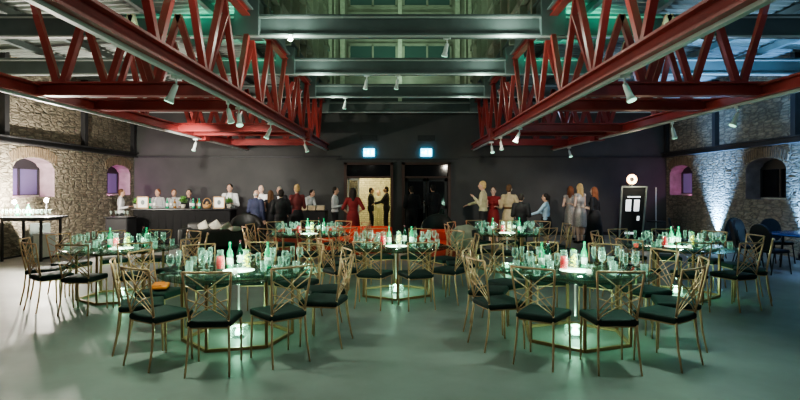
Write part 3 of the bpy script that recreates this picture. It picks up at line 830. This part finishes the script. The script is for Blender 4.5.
    for sgn in (-1, 1): c.capsule(ft[sgn]+Vector((0, -.03, -.03))*s, ft[sgn]+Vector((0, .15, -.035))*s, .045*s, .038*s)
    for i, v in enumerate(c.v): c.v[i] = (v[0], v[1], max(v[2], 0))
    cloth('shoes', c, 'shoe', .013, 1)
    return o
# facing: 0 looks away from the camera, PI towards it, PI/2 to the left, -PI/2 to the right
person('person in pale shirt standing by the far left window', 121, 16.9, 189, -PI/2+.4, hair='hair_brown', arms=('bent', 'bent'))
person('brown haired person in white shirt behind the bar, left end', 158, 17.15, 189, PI-.2, hair='hair_auburn', arms=('bent', 'bent'))
person('auburn haired person in white shirt behind middle of the bar', 174, 17.5, 189.5, PI+.5, hair='hair_auburn', arms=('bent', 'down'))
person('dark haired person in dark shirt behind the bar plants', 189, 17.0, 189.5, PI+.2, hair='hair_dark', top='charcoal', arms=('bent', 'bent'))
person('bartender in white shirt and grey apron at right end of bar', 230, 17.0, 184, PI, hair='hair_dark', apron=True, arms=('bent', 'bent'))
person('balding person in navy suit seen from behind by the bar', 256, 15.2, 190, -.25, hair='hair_grey', hairlen='bald', top='navy', outfit='suit', arms=('bent', 'down'))
person('tall bald person facing the room, raising a hand', 261.5, 16.4, 185, PI-.3, skin='skin_pale', hair='hair_grey', hairlen='bald', top='white', arms=('drink', 'down'))
person('person with long brown hair and bare arms in black dress', 270.5, 15.5, 190.5, -.3, hair='hair_brown', hairlen='long', top='dress_black', outfit='dress', arms=('bent', 'bent'))
person('person with dark hair in black suit in the middle group', 281, 14.3, 189.5, .15, hair='hair_dark', top='dress_black', outfit='suit', arms=('bent', 'bent'))
person('grey haired person half hidden behind the dark-haired group', 279.5, 17.2, 186.5, PI, hair='hair_grey', top='charcoal', outfit='suit', arms=('down', 'bent'))
person('blonde person in maroon top and black skirt', 297, 15.2, 184.5, .5, hair='hair_blonde', hairlen='bun', top='maroon', outfit='blouse', bottom='skirt', arms=('bent', 'drink'))
person('waiter in white shirt leaning over the buffet table', 305, 18.2, 192, -PI/2-.5, hair='hair_dark', lean=.45, arms=('reach', 'reach'), tall=1.72)
person('person in white shirt and dark trousers facing the left doorway', 335, 16.9, 187, -PI/2-.1, hair='hair_dark', arms=('bent', 'bent'))
person('person with dark hair in long crimson gown by left doorway', 353, 15.6, 188, .1, hair='hair_dark', hairlen='long', top='crimson', outfit='gown', arms=('hip', 'hip'))
person('person in dark suit inside the bright room, left', 371, 20.6, 187.5, -PI/2, hair='hair_dark', top='charcoal', outfit='suit', arms=('bent', 'down'))
person('person in khaki shirt at the back of the bright room', 378.5, 22.3, 190, PI, hair='hair_blonde', top='khaki', bottom='khaki', arms=('bent', 'bent'))
person('person in dark suit inside the bright room, right', 386.5, 20.4, 186.5, PI/2, hair='hair_dark', top='charcoal', outfit='suit', arms=('reach', 'bent'))
person('person in black suit with back turned before the dark double doors', 412, 17.0, 186, .2, hair='hair_dark', top='dress_black', outfit='suit', arms=('bent', 'bent'))
person('dark suited person at right of the double doors', 433, 18.0, 184.5, .5, hair='hair_dark', top='charcoal', outfit='suit', arms=('bent', 'down'))
person('person in khaki shirt with raised hands right of double doors', 483, 15.5, 181, PI/2-.3, hair='hair_blonde', top='khaki', arms=('drink', 'reach'))
person('person in crimson dress half behind the khaki shirt', 493.5, 16.1, 187, PI-.4, skin='skin_pale', hair='hair_brown', top='crimson', outfit='dress', arms=('bent', 'bent'), hairlen='short')
person('person in belted beige dress seen from behind', 509, 15.6, 184.5, -.4, skin='skin_pale', hair='hair_brown', top='beige', outfit='gown', belt=True, arms=('bent', 'hip'))
person('short person in black jacket beside the beige dress', 521, 13.9, 193.5, -.4, hair='hair_dark', top='dress_black', outfit='suit', arms=('bent', 'bent'))
person('person with ponytail in pale blue shirt and black skirt', 546, 14.4, 193.5, PI/2-.5, hair='hair_dark', hairlen='ponytail', top='pale_blue', outfit='blouse', bottom='skirt', arms=('reach', 'bent'))
person('person in silver sequin dress, left of the two', 570.5, 17.3, 186, -.5, skin='skin_pale', hair='hair_auburn', hairlen='long', top='sequin', outfit='dress', arms=('bent', 'bent'))
person('person in silver sequin dress, right of the two', 580, 16.3, 183.5, .5, skin='skin_pale', hair='hair_blonde', hairlen='long', top='sequin', outfit='dress', arms=('bent', 'drink'))
person('auburn haired person in black dress beside the sequin dresses', 594.5, 15.2, 187, .8, skin='skin_pale', hair='hair_auburn', hairlen='long', top='dress_black', outfit='gown', arms=('bent', 'bent'))

# ------------------------------------------------------------------ bar
bx0, bx1, by = -8.06, -5.12, 16.0
t = thing('bar_counter', 'long black draped bar counter along the dark back wall', 'bar', ((bx0+bx1)/2, by, 0))
w = bx1-bx0; fm = MB()
fm.rbox((0, .3, .52), (w, .62, 1.03), .03)
for k in range(13): fm.tube([(-w/2+.1+k*w/13.2+.03*math.sin(k*2.3), -.006, .02), (-w/2+.1+k*w/13.2, .002, .98)], [.03, .012], 8)
fm.build('bar_front', 'bar_black', t, False)
MB().rbox((0, .3, 1.055), (w+.08, .72, .05), .012).build('bar_top', 'black_gloss', t)
BT = 1.081
def picture(px, label):
    x = PX(px, by+.2); t = thing('framed_menu', label, 'frame', (x, by+.12, BT), .1, 'framed cards on the bar')
    f = MB(); W_, H_ = .34, .36
    for sx in (-1, 1): f.box((sx*(W_/2-.015), 0, H_/2), (.03, .03, H_))
    for z_ in (.015, H_-.015): f.box((0, 0, z_), (W_, .03, .03))
    f.build('frame', 'wood', t); MB().box((0, 0, H_/2), (W_-.05, .014, H_-.05)).build('card', 'paper', t)
    MB().ell((0, -.009, H_*.5), (.055, .004, .075), 14, 8).build('printed_oval', 'grey_steel', t)
picture(144, 'wood-framed white card at left end of the bar'); picture(220, 'wood-framed white card at right end of the bar')
def plant(px, label, hh, rad, seed):
    dy_ = .45 if px == 229 else .25; x = PX(px, by+dy_); t = thing('potted_plant', label, 'plant', (x, by+dy_, BT), group='plants on the bar')
    MB().lathe([(.0, 0), (.06, 0), (.08, .12), (.07, .12), (.0, .10)], n=16).build('pot', 'cream', t, True)
    r_ = random.Random(seed); lf = MB()
    for k in range(46):
        a = r_.uniform(0, 2*PI); e = r_.uniform(.15, 1.35); q = r_.uniform(.5, 1)
        dr = Vector((math.cos(a)*math.cos(e), math.sin(a)*math.cos(e), math.sin(e)))
        lf.ell(Vector((0, 0, .11))+dr*rad*q*.7+Vector((0, 0, hh*q*.3)), (.055, .02, .008), 6, 4, Matrix.Rotation(a, 3, 'Z') @ Matrix.Rotation(-e, 3, 'Y'))
    lf.build('foliage', 'leaf', t, True)
plant(183, 'bushy yellow-green potted plant in middle of the bar', .35, .22, 1)
plant(229, 'dark green potted plant near right end of the bar', .25, .18, 2)
plant(136, 'small leafy plant at far left of the bar', .28, .15, 5)
bb = [Maker(make_bottle('bar_bottle', b, c, l, (.2, .5), h, r, group='bottles on the bar')) for b, c, l, h, r in
      (('green_glass', 'green_cap', 'paper', .30, .04), ('glass', 'dark_cap', 'paper', .32, .042), ('amber_glass', 'dark_cap', 'cream', .29, .045))]
bl = [(151, 0, 'green'), (154.5, 1, 'clear'), (168, 0, 'green'), (171, 1, 'clear'), (174, 2, 'amber'), (191, 1, 'clear'), (194, 0, 'green'), (197, 2, 'amber'), (200, 0, 'green'), (211.5, 1, 'clear'), (215, 2, 'amber')]
wh = ['beside the left framed card', 'second from the left framed card', 'left of the middle plant, outermost', 'left of the middle plant, second', 'left of the middle plant, innermost',
      'right of the middle plant, first', 'right of the middle plant, second', 'right of the middle plant, third', 'right of the middle plant, fourth', 'left of the right card', 'touching the right card']
for (px, k, cn), w_ in zip(bl, wh):
    bb[k]((PX(px, by+.3), by+(.54 if px > 205 else .3+.06*(k-1)), BT), 0, '%s bottle on the bar, %s' % (cn, w_))
t = thing('wicker_basket', 'brown wicker basket on the bar left of right framed card', 'basket', (PX(207, by+.2), by+.2, BT))
MB().lathe([(.0, 0), (.11, 0), (.14, .12), (.125, .12), (.10, .02), (.0, .02)], n=20).build('basket_body', 'basket', t, True)
MB().tube([(-.132*math.cos(a), 0, .11+.2*math.sin(a)) for a in [PI*k/10 for k in range(11)]], .012, 6).build('basket_handle', 'basket', t, True)
for k, (dx, dz) in enumerate(((-.052, .0), (.052, .0), (.0, .075))):
    o = MB().ell((0, 0, 0), (.05, .05, .042), 12, 8).build('bread_roll', 'wood', None, True, (PX(207, by+.2)+dx, by+.2, BT+.09+dz)); tag(o, 'round bread roll in the bar basket, %s' % ('left', 'right', 'top')[k], 'bread', 'bread rolls in the bar basket')

# ------------------------------------------------------------------ serving table at the left wall
t = thing('serving_table', 'tall dark metal-framed serving table along the left wall', 'table', (-8.75, 12.6, 0))
MB().rbox((-.06, 0, 1.0), (1.30, .86, .045), .01).build('tabletop', 'dark_steel', t)
for sx in (-.45, .45):
    for sy in (-.35, .35):
        MB().box((sx, sy, .49), (.045, .045, .98)).build('leg', 'black_metal', t)
for sy in (-.35, .35): MB().box((0, sy, .955), (.9, .04, .04)).build('rail', 'black_metal', t)
for sx in (-.45, .45):
    for z_ in (.06, .955): MB().box((sx, 0, z_), (.04, .7, .04)).build('rail', 'black_metal', t)
fl2 = single('champagne_flute', MB().lathe([(.0, 0), (.028, 0), (.005, .008), (.004, .06), (.022, .09), (.025, .13), (.022, .17), (.020, .17), (.022, .13), (.0, .07)], n=12), 'glass', 'champagne glass', 'champagne flutes on the serving table')
k = 0
for j, row in enumerate(('front', 'second', 'third')):
    for i in range(11):
        fl2((-9.32+i*.103, 12.28+j*.13, 1.0235), 0, 'champagne flute on left serving table, %s row, number %d from the wall' % (row, i+1))
o = Maker(make_bottle('champagne_bottle', 'green_glass', 'dark_cap', 'paper', (.2, .45), .32, .045, group='bottles on the serving table'))
o((-9.30, 12.88, 1.0235), 0, 'green bottle on left serving table, nearer the wall'); o((-9.02, 12.86, 1.0235), 0, 'green bottle on left serving table, farther from the wall')
def table_lamp(x, y, z, label):
    t = thing('table_lamp', label, 'lamp', (x, y, 1.0235), group='bright lamps on the serving table')
    MB().lathe([(.0, 0), (.06, 0), (.06, .015), (.012, .025), (.010, z-.07), (.0, z-.07)], n=14).build('lamp_stand', 'black_metal', t, True)
    MB().ell((0, 0, z-.02), (.045, .045, .052), 12, 8).build('bulb', 'bulb', t, True)
table_lamp(-8.62, 12.92, .40, 'glaring bare-bulb lamp at right end of the serving table')
table_lamp(-9.24, 12.70, .36, 'glaring bare-bulb lamp beside bottles on the serving table')
t = thing('white_crate', 'white lidded box on floor under the left serving table', 'box', (-8.72, 13.0, 0))
MB().rbox((0, 0, .27), (.36, .3, .54), .02).build('crate_body', 'white_box', t); MB().rbox((0, 0, .56), (.38, .32, .05), .012).build('lid', 'white_box', t)
t = thing('grey_cabinet', 'grey panel cabinet standing behind the serving table', 'cabinet', (-9.2, 13.55, 0))
MB().rbox((0, 0, .4), (.34, .3, .8), .012).build('cabinet_body', 'grey_steel', t); MB().box((0, -.152, .4), (.29, .012, .7)).build('door', 'grey_steel', t)
t = thing('cocktail_table', 'small black-draped high table below the far left window', 'table', (PX(121, 15.4), 15.4, 0))
MB().rbox((0, 0, .42), (.64, .56, .84), .05).build('table_drape', 'black', t, True); MB().rbox((0, 0, .855), (.68, .6, .03), .01).build('tabletop', 'black_gloss', t)
for i in range(5): fl2((PX(121, 15.4)-.24+i*.12, 15.3+.05*(i % 2), .8705), 0, 'champagne flute on black high table, number %d from the left' % (i+1))

# buffet
bxm = PX(313, 17.1)
t = thing('buffet_table', 'black buffet table against dark back wall', 'table', (bxm, 17.1, 0))
MB().rbox((0, 0, .48), (.90, .55, .96), .03).build('table_drape', 'black', t); MB().rbox((0, 0, .975), (.94, .6, .03), .01).build('tabletop', 'black_gloss', t)
for i, w_ in enumerate(('left', 'middle', 'right')):
    t = thing('food_box', 'pale food box on the buffet table, %s' % w_, 'box', (bxm-.27+i*.27, 16.98, .9905), group='food boxes on the buffet')
    MB().rbox((0, 0, .07), (.23, .2, .14), .01).build('box_body', 'beige', t); MB().rbox((0, 0, .15), (.235, .205, .02), .006).build('lid', 'cream', t)

# ------------------------------------------------------------------ lounge seating
def sofa(name, label, x, y, w, rz, m, hh=.70, group=None, dep=.8):
    t = thing(name, label, 'sofa', (x, y, 0), rz, group)
    MB().rbox((0, 0, .22), (w, dep, .28), .05).build('base', m, t, True)
    n = max(1, round(w/.8))
    for i in range(n):
        MB().rbox((-w/2+.1+(w-.2)*(i+.5)/n, -.05, .41), ((w-.22)/n, dep-.22, .15), .05).build('seat_cushion', m, t, True)
    MB().rbox((0, dep/2-.10, .42), (w, .2, hh-.10+.0), .07).build('backrest', m, t, True)
    for sx in (-1, 1): MB().rbox((sx*(w/2-.07), -.02, .38), (.15, dep-.04, .44), .05).build('armrest', m, t, True)
    for sx in (-1, 1):
        for sy in (-1, 1): MB().tube([(sx*(w/2-.08), sy*(dep/2-.08), 0), (sx*(w/2-.08), sy*(dep/2-.08), .1)], .02).build('leg', 'black_metal', t)
def cushion(x, y, z, rz, tilt, label, spin=.6):
    bm = bmesh.new(); bmesh.ops.create_grid(bm, x_segments=8, y_segments=8, size=.14)
    vs = [v.co.copy() for v in bm.verts]; bm.verts.index_update(); fs = [[v.index for v in f.verts] for f in bm.faces]; bm.free()
    mb = MB(); R = Matrix.Rotation(rz, 3, 'Z') @ Matrix.Rotation(tilt, 3, 'X') @ Matrix.Rotation(spin, 3, 'Z')
    for s_ in (-1, 1):
        mb.add([R @ Vector((v.x, v.y, s_*.06*max(0, (1-(v.x/.14)**2)*(1-(v.y/.14)**2))**.5)) for v in vs], fs)
    o = mb.build('cushion', 'cream', None, True, (x, y, z)); tag(o, label, 'cushion', 'cream cushions on the dark sofa')
sofa('lounge_sofa', 'dark leather sofa facing away beyond front left table', PX(226, 12.9), 12.9, 1.55, PI, 'sofa', .70)
sofa('lounge_sofa', 'dark leather sofa close to the bar counter', PX(205, 14.4), 14.55, 1.3, 0, 'sofa', .72)
cushion(PX(226, 12.6), 12.66, .72, .3, 1.15, 'cream cushion standing up on the dark sofa, pointed corner up')
cushion(PX(202, 14.3), 14.36, .66, -.3, 1.2, 'cream cushion at left on the sofa by the bar')
cushion(PX(215, 14.3), 14.36, .67, .5, 1.25, 'cream cushion at right on the sofa by the bar')
cushion(PX(236, 12.6), 12.55, .735, .1, .12, 'cream cushion lying flat over the dark sofa back')
def armchair(x, y, rz, label, m='sofa'):
    t = thing('tub_chair', label, 'armchair', (x, y, 0), rz, 'dark tub chairs')
    MB().lathe([(.0, .12), (.34, .12), (.36, .2), (.35, .40), (.30, .43), (.0, .43)], n=28).build('seat', m, t, True)
    b = MB(); vs = []; fs = []; n = 18
    for k in range(n+1):
        a = -.35*PI/2+(PI+.7*PI/2)*k/n; hgt = .45+.32*max(0, math.sin(a))**.7 if math.sin(a) > 0 else .45
        for r_, z_ in ((.34, .15), (.42, .15), (.43, hgt+.2), (.38, hgt+.24), (.33, hgt+.2)): vs.append((r_*math.cos(a), r_*math.sin(a), z_))
    for k in range(n):
        for j in range(5): fs.append((k*5+j, k*5+(j+1) % 5, k*5+5+(j+1) % 5, k*5+5+j))
    fs += [(0, 1, 2, 3, 4), tuple(n*5+j for j in (4, 3, 2, 1, 0))]
    b.add(vs, fs); b.build('backrest', m, t, True)
    for k in range(4):
        a = PI/4+k*PI/2; MB().tube([(.24*math.cos(a), .24*math.sin(a), 0), (.24*math.cos(a), .24*math.sin(a), .13)], .018).build('leg', 'black_metal', t)
armchair(PX(246.5, 14.2), 14.2, .3, 'rounded dark tub chair at right end of the bar')
armchair(PX(437, 14.0), 14.0, -.2, 'dark tub chair in front of the double doors')
sofa('red_sofa', 'long red sofa in front of the bright doorway', PX(357, 13.2), 13.2, 1.75, 0, 'red_sofa', .72, 'red sofas behind the dining tables')
sofa('red_sofa', 'small red sofa right of the middle centre table', PX(437, 12.2), 12.2, .9, -.2, 'red_sofa', .72, 'red sofas behind the dining tables')
sofa('red_sofa', 'small red sofa behind the back left table', PX(296, 12.9), 12.9, .95, .1, 'red_sofa', .66, 'red sofas behind the dining tables')

# ------------------------------------------------------------------ mirror photo booth with ring lamp
d = 16.4; t = thing('mirror_booth', 'tilted mirror screen in pale frame leaning by right corner', 'mirror', (PX(636, d), d, 0), -.15)
fr = MB(); zt = 1.74; wb_, wt_ = .52, .40
L0, L1, R0, R1 = Vector((-.50, 0, .05)), Vector((-.36, .22, zt)), Vector((.17, 0, .05)), Vector((.38, .22, zt))
for a, b in ((L0, L1), (R0, R1), (L1, R1), (L0, R0)): fr.bar(a, b, .05, .06, up=(0, 1, 0))
fr.build('frame', 'grey_steel', t)
def on(u, v, off=-.012): 
    p = L0.lerp(R0, u).lerp(L1.lerp(R1, u), v); return p+Vector((0, off, 0))
mb = MB(); mb.add([on(.03, .02, .005), on(.97, .02, .005), on(.97, .98, .005), on(.03, .98, .005), on(.03, .02, .02), on(.97, .02, .02), on(.97, .98, .02), on(.03, .98, .02)],
                  [(0, 1, 2, 3), (7, 6, 5, 4), (0, 4, 5, 1), (1, 5, 6, 2), (2, 6, 7, 3), (3, 7, 4, 0)])
mb.build('mirror_panel', 'mirror', t)
for u0, u1, v0, v1, nm in ((.20, .42, .55, .76, 'photo_card'), (.54, .76, .55, .76, 'photo_card'), (.25, .78, .80, .825, 'text_line'), (.22, .62, .13, .165, 'text_line'), (.70, .80, .38, .46, 'photo_card')):
    mb = MB(); q = [on(u0, v0), on(u1, v0), on(u1, v1), on(u0, v1)]; q2 = [p+Vector((0, .006, 0)) for p in q]
    mb.add(q+q2, [(0, 1, 2, 3), (7, 6, 5, 4), (0, 4, 5, 1), (1, 5, 6, 2), (2, 6, 7, 3), (3, 7, 4, 0)]); mb.build(nm, 'screen_white', t)
fr = MB()
for xa, xb in ((-.34, -.42), (.36, .40)): fr.bar((xa, .25, 1.5), (xb, .6, .02), .04, .04)
fr.build('rear_leg', 'black_metal', t)
t = thing('ring_lamp', 'round glowing ring lamp on top of the mirror screen', 'lamp', (PX(635, d), d+.22, 1.80))
prof = [(.115+.045*math.cos(a), .045*math.sin(a)) for a in [2*PI*k/10 for k in range(10)]]
mb = MB().lathe(prof, n=28, closed=True); mb.v = [(x_, z_, y_+.17) for x_, y_, z_ in mb.v]; mb.build('ring', 'ring_glow', t, True)
mb = MB().lathe([(.0, -.02), (.05, -.02), (.05, .03), (.0, .03)], n=16); mb.v = [(x_, z_, y_+.17) for x_, y_, z_ in mb.v]; mb.build('camera', 'black_gloss', t)
MB().box((0, 0, .0), (.1, .06, .05)).build('clamp', 'black_metal', t)
t = thing('pole_stand', 'slim pole stand with small round shelf right of mirror', 'stand', (PX(656, 17.6), 17.6, 0))
MB().tube([(0, 0, .05), (0, 0, 1.72)], .018).build('pole', 'lamp_body', t)
MB().lathe([(.0, .58), (.30, .58), (.30, .605), (.0, .605)], n=24).build('shelf', 'black_gloss', t)
for k in range(3):
    a = k*2*PI/3+.4; MB().tube([(0, 0, .35), (.32*math.cos(a), .32*math.sin(a), .012)], .014).build('leg', 'black_metal', t)

# ------------------------------------------------------------------ dark tables and stacking chairs at right
def make_round_chair():
    t = thing('banquet_chair', '', 'chair', group='dark round-backed chairs at the right wall')
    MB().rbox((0, 0, .45), (.44, .42, .07), .03).build('seat', 'dark_seat', t, True)
    b = MB(); vs = []; n = 20
    for k in range(n):
        a = 2*PI*k/n; sx = .235*math.copysign(abs(math.cos(a))**.85, math.cos(a)); sz = .27*math.copysign(abs(math.sin(a))**.85, math.sin(a))
        vs += [(sx, -.20-.10*(sz+.27)/.54, .72+sz), (sx*.96, -.245-.10*(sz+.27)/.54, .72+sz*.96)]
    fs = [(2*k, (2*k+2) % (2*n), (2*k+3) % (2*n), 2*k+1) for k in range(n)]+[tuple(2*k for k in range(n))[::-1], tuple(2*k+1 for k in range(n))]
    b.add(vs, fs); b.build('backrest', 'dark_seat', t)
    for sx in (-1, 1):
        MB().tube([(sx*.20, .17, .44), (sx*.21, .24, 0)], .013).build('leg', 'black_metal', t)
        MB().tube([(sx*.18, -.24, .75), (sx*.20, -.17, .44), (sx*.21, -.27, 0)], .013).build('leg', 'black_metal', t)
    return t
rchair = Maker(make_round_chair())
t = thing('banquet_table', 'dark round table with blue sheen beside right wall', 'table', (8.62, 10.9, 0))
MB().lathe([(.0, .72), (.88, .72), (.9, .735), (.88, .75), (.0, .75)], n=40).build('tabletop', 'blue_top', t, True)
for k in range(4):
    a = PI/4+k*PI/2; MB().tube([(.6*math.cos(a), .6*math.sin(a), .72), (.66*math.cos(a), .66*math.sin(a), 0)], .02).build('leg', 'black_metal', t)
for a, w_ in ((-75, 'nearest the camera'), (-112, 'on its left side'), (-147, 'at its far left'), (178, 'on its far side'), (-25, 'at its near corner')):
    a = math.radians(a); r = 1.24
    if w_ == 'at its near corner': continue
    rchair((8.62+r*math.sin(a), 10.9-r*math.cos(a), 0), a, 'dark round-backed chair by the blue-lit table, %s' % w_)
for x, y, rz, w_ in ((6.75, 12.6, -2.0, 'farther left'), (7.95, 13.1, .4, 'behind, close to stone wall')):
    rchair((x, y, 0), rz, 'dark round-backed chair away from the blue-lit table, %s' % w_)

# wall uplights
for y, w_ in ((16.1, 'between the two right windows'), (12.75, 'nearer the camera')):
    y = 12.5 if y == 12.75 else y
    t = thing('floor_uplight', 'small black floor uplight washing right stone wall, '+w_, 'light', (WX-.15, y, 0), group='wall uplights')
    MB().lathe([(.0, .03), (.09, .03), (.10, .16), (.085, .16), (.08, .10), (.0, .10)], n=18).build('housing', 'black_metal', t, True)
    MB().lathe([(.0, .12), (.078, .12), (.078, .13), (.0, .13)], n=16).build('lens', mat('uplight_lens', (.5, .7, 1), .3, em=(.4, .65, 1), es=25), t)
    MB().box((0, 0, .015), (.22, .16, .03)).build('foot', 'black_metal', t)

# ------------------------------------------------------------------ bake remeshed figures
bpy.context.view_layer.update()
dg = bpy.context.evaluated_depsgraph_get()
baked = [(o, bpy.data.meshes.new_from_object(o.evaluated_get(dg))) for o in BAKE]
for o, me in baked:
    o.modifiers.clear(); o.data = me
    for p in me.polygons: p.use_smooth = True

# ------------------------------------------------------------------ lights
def light(kind, loc, energy, color, to=None, size=.1, angle=60, blend=.6):
    l = bpy.data.lights.new(kind.lower()+'_light', kind); l.energy = energy; l.color = color
    if kind == 'AREA': l.size = size
    else: l.shadow_soft_size = size
    if kind == 'SPOT': l.spot_size = math.radians(angle); l.spot_blend = blend
    o = bpy.data.objects.new(l.name, l); col.objects.link(o); o.location = loc
    if to is not None: o.rotation_euler = (Vector(to)-Vector(loc)).to_track_quat('-Z', 'Y').to_euler()
    return o
G = (.50, 1, .68)
for i, (x, y) in enumerate(POINTS):
    light('SPOT', (x+(.6 if x < 0 else -.6), y-.2, ZB-.3), 210, G, (x, y, .7), .05, 48, .9)
    light('POINT', (x, y, .16), 6.5, (.40, 1, .62), size=.04)
    light('POINT', (x+.02, y-.12, TZ+.16), 8, (.50, 1, .74), size=.03)
# added fill lights along the grey beams, nearly all without a bulb
for y, e in ((0.2, 14), (3.0, 20), (6.1, 22), (9.1, 20), (12.2, 12), (15.3, 8)):
    for sx in (-1, 1): light('POINT', (sx*1.9, y, ZT-.14), e, (.80, 1, .86), size=.06)
for sx, c_ in ((-1, (1, .93, .82)), (1, (.45, .68, 1))):  # added side fill points without fixtures, bluish on the right
    for y, e in ((5.0, 9), (10.5, 9), (15.0, 6)): light('POINT', (sx*4.1, y, 3.7), e, c_, size=.08)
    for y, e in ((7.0, 16), (12.0, 18), (16.0, 10)): light('POINT', (sx*7.4, y, 3.4), e*(1 if sx < 0 else .8), c_, size=.08)
# green washing the floor and the roof deck
light('SPOT', (-2.66, 5.3, ZB-.2), 170, (.72, 1, .76), (-1.6, 5.6, 0), .15, 130, 1)
light('SPOT', (2.66, 5.3, ZB-.2), 140, (.62, 1, .80), (1.6, 5.6, 0), .15, 130, 1)
for x, y, e in ((-3.9, 8.0, 300), (3.9, 8.0, 300), (-3.6, 11.0, 230), (3.6, 11.0, 250), (-4.5, 5.0, 220), (4.5, 5.0, 220)):
    light('SPOT', (x, y, 3.9), e, (.10, 1, .60), (x*.95, y+.6, 6), .1, 110, .8)
for x in (-6.6, 6.6):
    for y in (5.5, 9.8, 13.8): light('SPOT', (x, y, 3.6), 30 if x < 0 else 60, (1, .93, .74) if x < 0 else (.45, .72, 1), (x*.97, y+1.2, 6), .1, 120, .9)
for y, e in ((8.0, 190), (13.5, 260), (17.2, 160)):
    light('SPOT', (0, y, 5.0), e, (.62, 1, .74), (0, y+2.2, 9), .3, 140, 1)
# lamps on the serving table, bar wash, ring lamp
light('POINT', (-8.45, 12.72, 1.42), 420, (1, .93, .80), size=.05)
light('POINT', (-9.05, 12.45, 1.36), 110, (1, .93, .80), size=.05)
light('SPOT', (-4.6, 11.3, 2.9), 800, (1, .97, .90), (-6.4, 17.5, 1.1), .08, 62, .7)
light('SPOT', (-3.2, 11.0, 3.1), 260, (1, .93, .85), (-4.4, 17.5, 1.2), .08, 44, .8)
light('SPOT', (-1.4, 12.0, 3.1), 140, (1, .90, .80), (-1.9, 17.0, 1.2), .08, 40, .8)
light('SPOT', (2.35, 11.3, 2.8), 330, (1, .92, .78), (3.4, 16.5, 1.2), .08, 50, .8)
light('SPOT', (5.5, 12.5, 3.0), 260, (1, .90, .82), (5.7, 17, 1.0), .08, 40, .5)
light('POINT', (PX(635, d), d-.15, 1.95), 22, (1, .8, .55), size=.1)
# red-orange spot on the sofas, warm room beyond the door
light('SPOT', (-.9, 11.6, 3.0), 230, (1, .40, .18), (-.9, 13.1, .5), .05, 50, .6)
light('SPOT', (1.0, 11.0, 3.0), 80, (1, .35, .2), (.95, 12.2, .5), .05, 40, .6)
light('POINT', (-1.1, BY+1.6, 2.55), 75, (1, .90, .55), size=.3)
light('POINT', (-1.9, BY+3.2, 2.55), 60, (1, .90, .55), size=.3)
# pink glow inside window niches
for sgn, ops in ((-1, LOP), (1, ROP)):
    for k, (ya, yb, zs, zp, rise) in enumerate(ops):
        if sgn == 1 and k == 0: continue
        light('POINT', (sgn*(WX+.16), ya+.22, zs+.14), 22 if sgn < 0 else 12, (1, .34, .80), size=.04)
# blue uplights on the right wall, then blue spots from higher up
light('SPOT', (WX-.15, 16.1, .17), 2600, (.24, .52, 1), (WX+.02, 16.1, 3.2), .03, 66, 1)
light('SPOT', (WX-.15, 12.5, .17), 1700, (.22, .50, 1), (WX+.02, 12.5, 3.2), .03, 66, 1)
light('SPOT', (5.75, 14.6, 2.9), 420, (.24, .52, 1), (WX, 16.0, 3.75), .05, 34, 1)  # this and the next are added at truss height to brighten the upper wall
light('SPOT', (5.75, 11.4, 2.9), 300, (.24, .52, 1), (WX, 12.4, 3.75), .05, 34, 1)
light('SPOT', (7.4, 9.5, 3.6), 200, (.25, .45, 1), (8.6, 11.0, .7), .2, 80, 1)
light('SPOT', (6.8, 11.0, 3.4), 260, (.25, .55, 1), (7.8, 12.5, 6), .2, 120, 1)

world = bpy.data.worlds.new('dim_hall'); sc.world = world; world.use_nodes = True
world.node_tree.nodes['Background'].inputs[0].default_value = (.80, .92, .84, 1)
world.node_tree.nodes['Background'].inputs[1].default_value = .05

# ------------------------------------------------------------------ camera
cam = bpy.data.cameras.new('camera'); co = bpy.data.objects.new('camera', cam); col.objects.link(co)
co.location = (0, 0, H); co.rotation_euler = (PI/2, 0, 0)
cam.sensor_width = 36; cam.lens = 36*F/800; cam.shift_y = -12/800; cam.clip_end = 200
sc.camera = co
sc.view_settings.view_transform = 'AgX'
sc.view_settings.look = 'AgX - Medium High Contrast'
sc.view_settings.exposure = 0.5
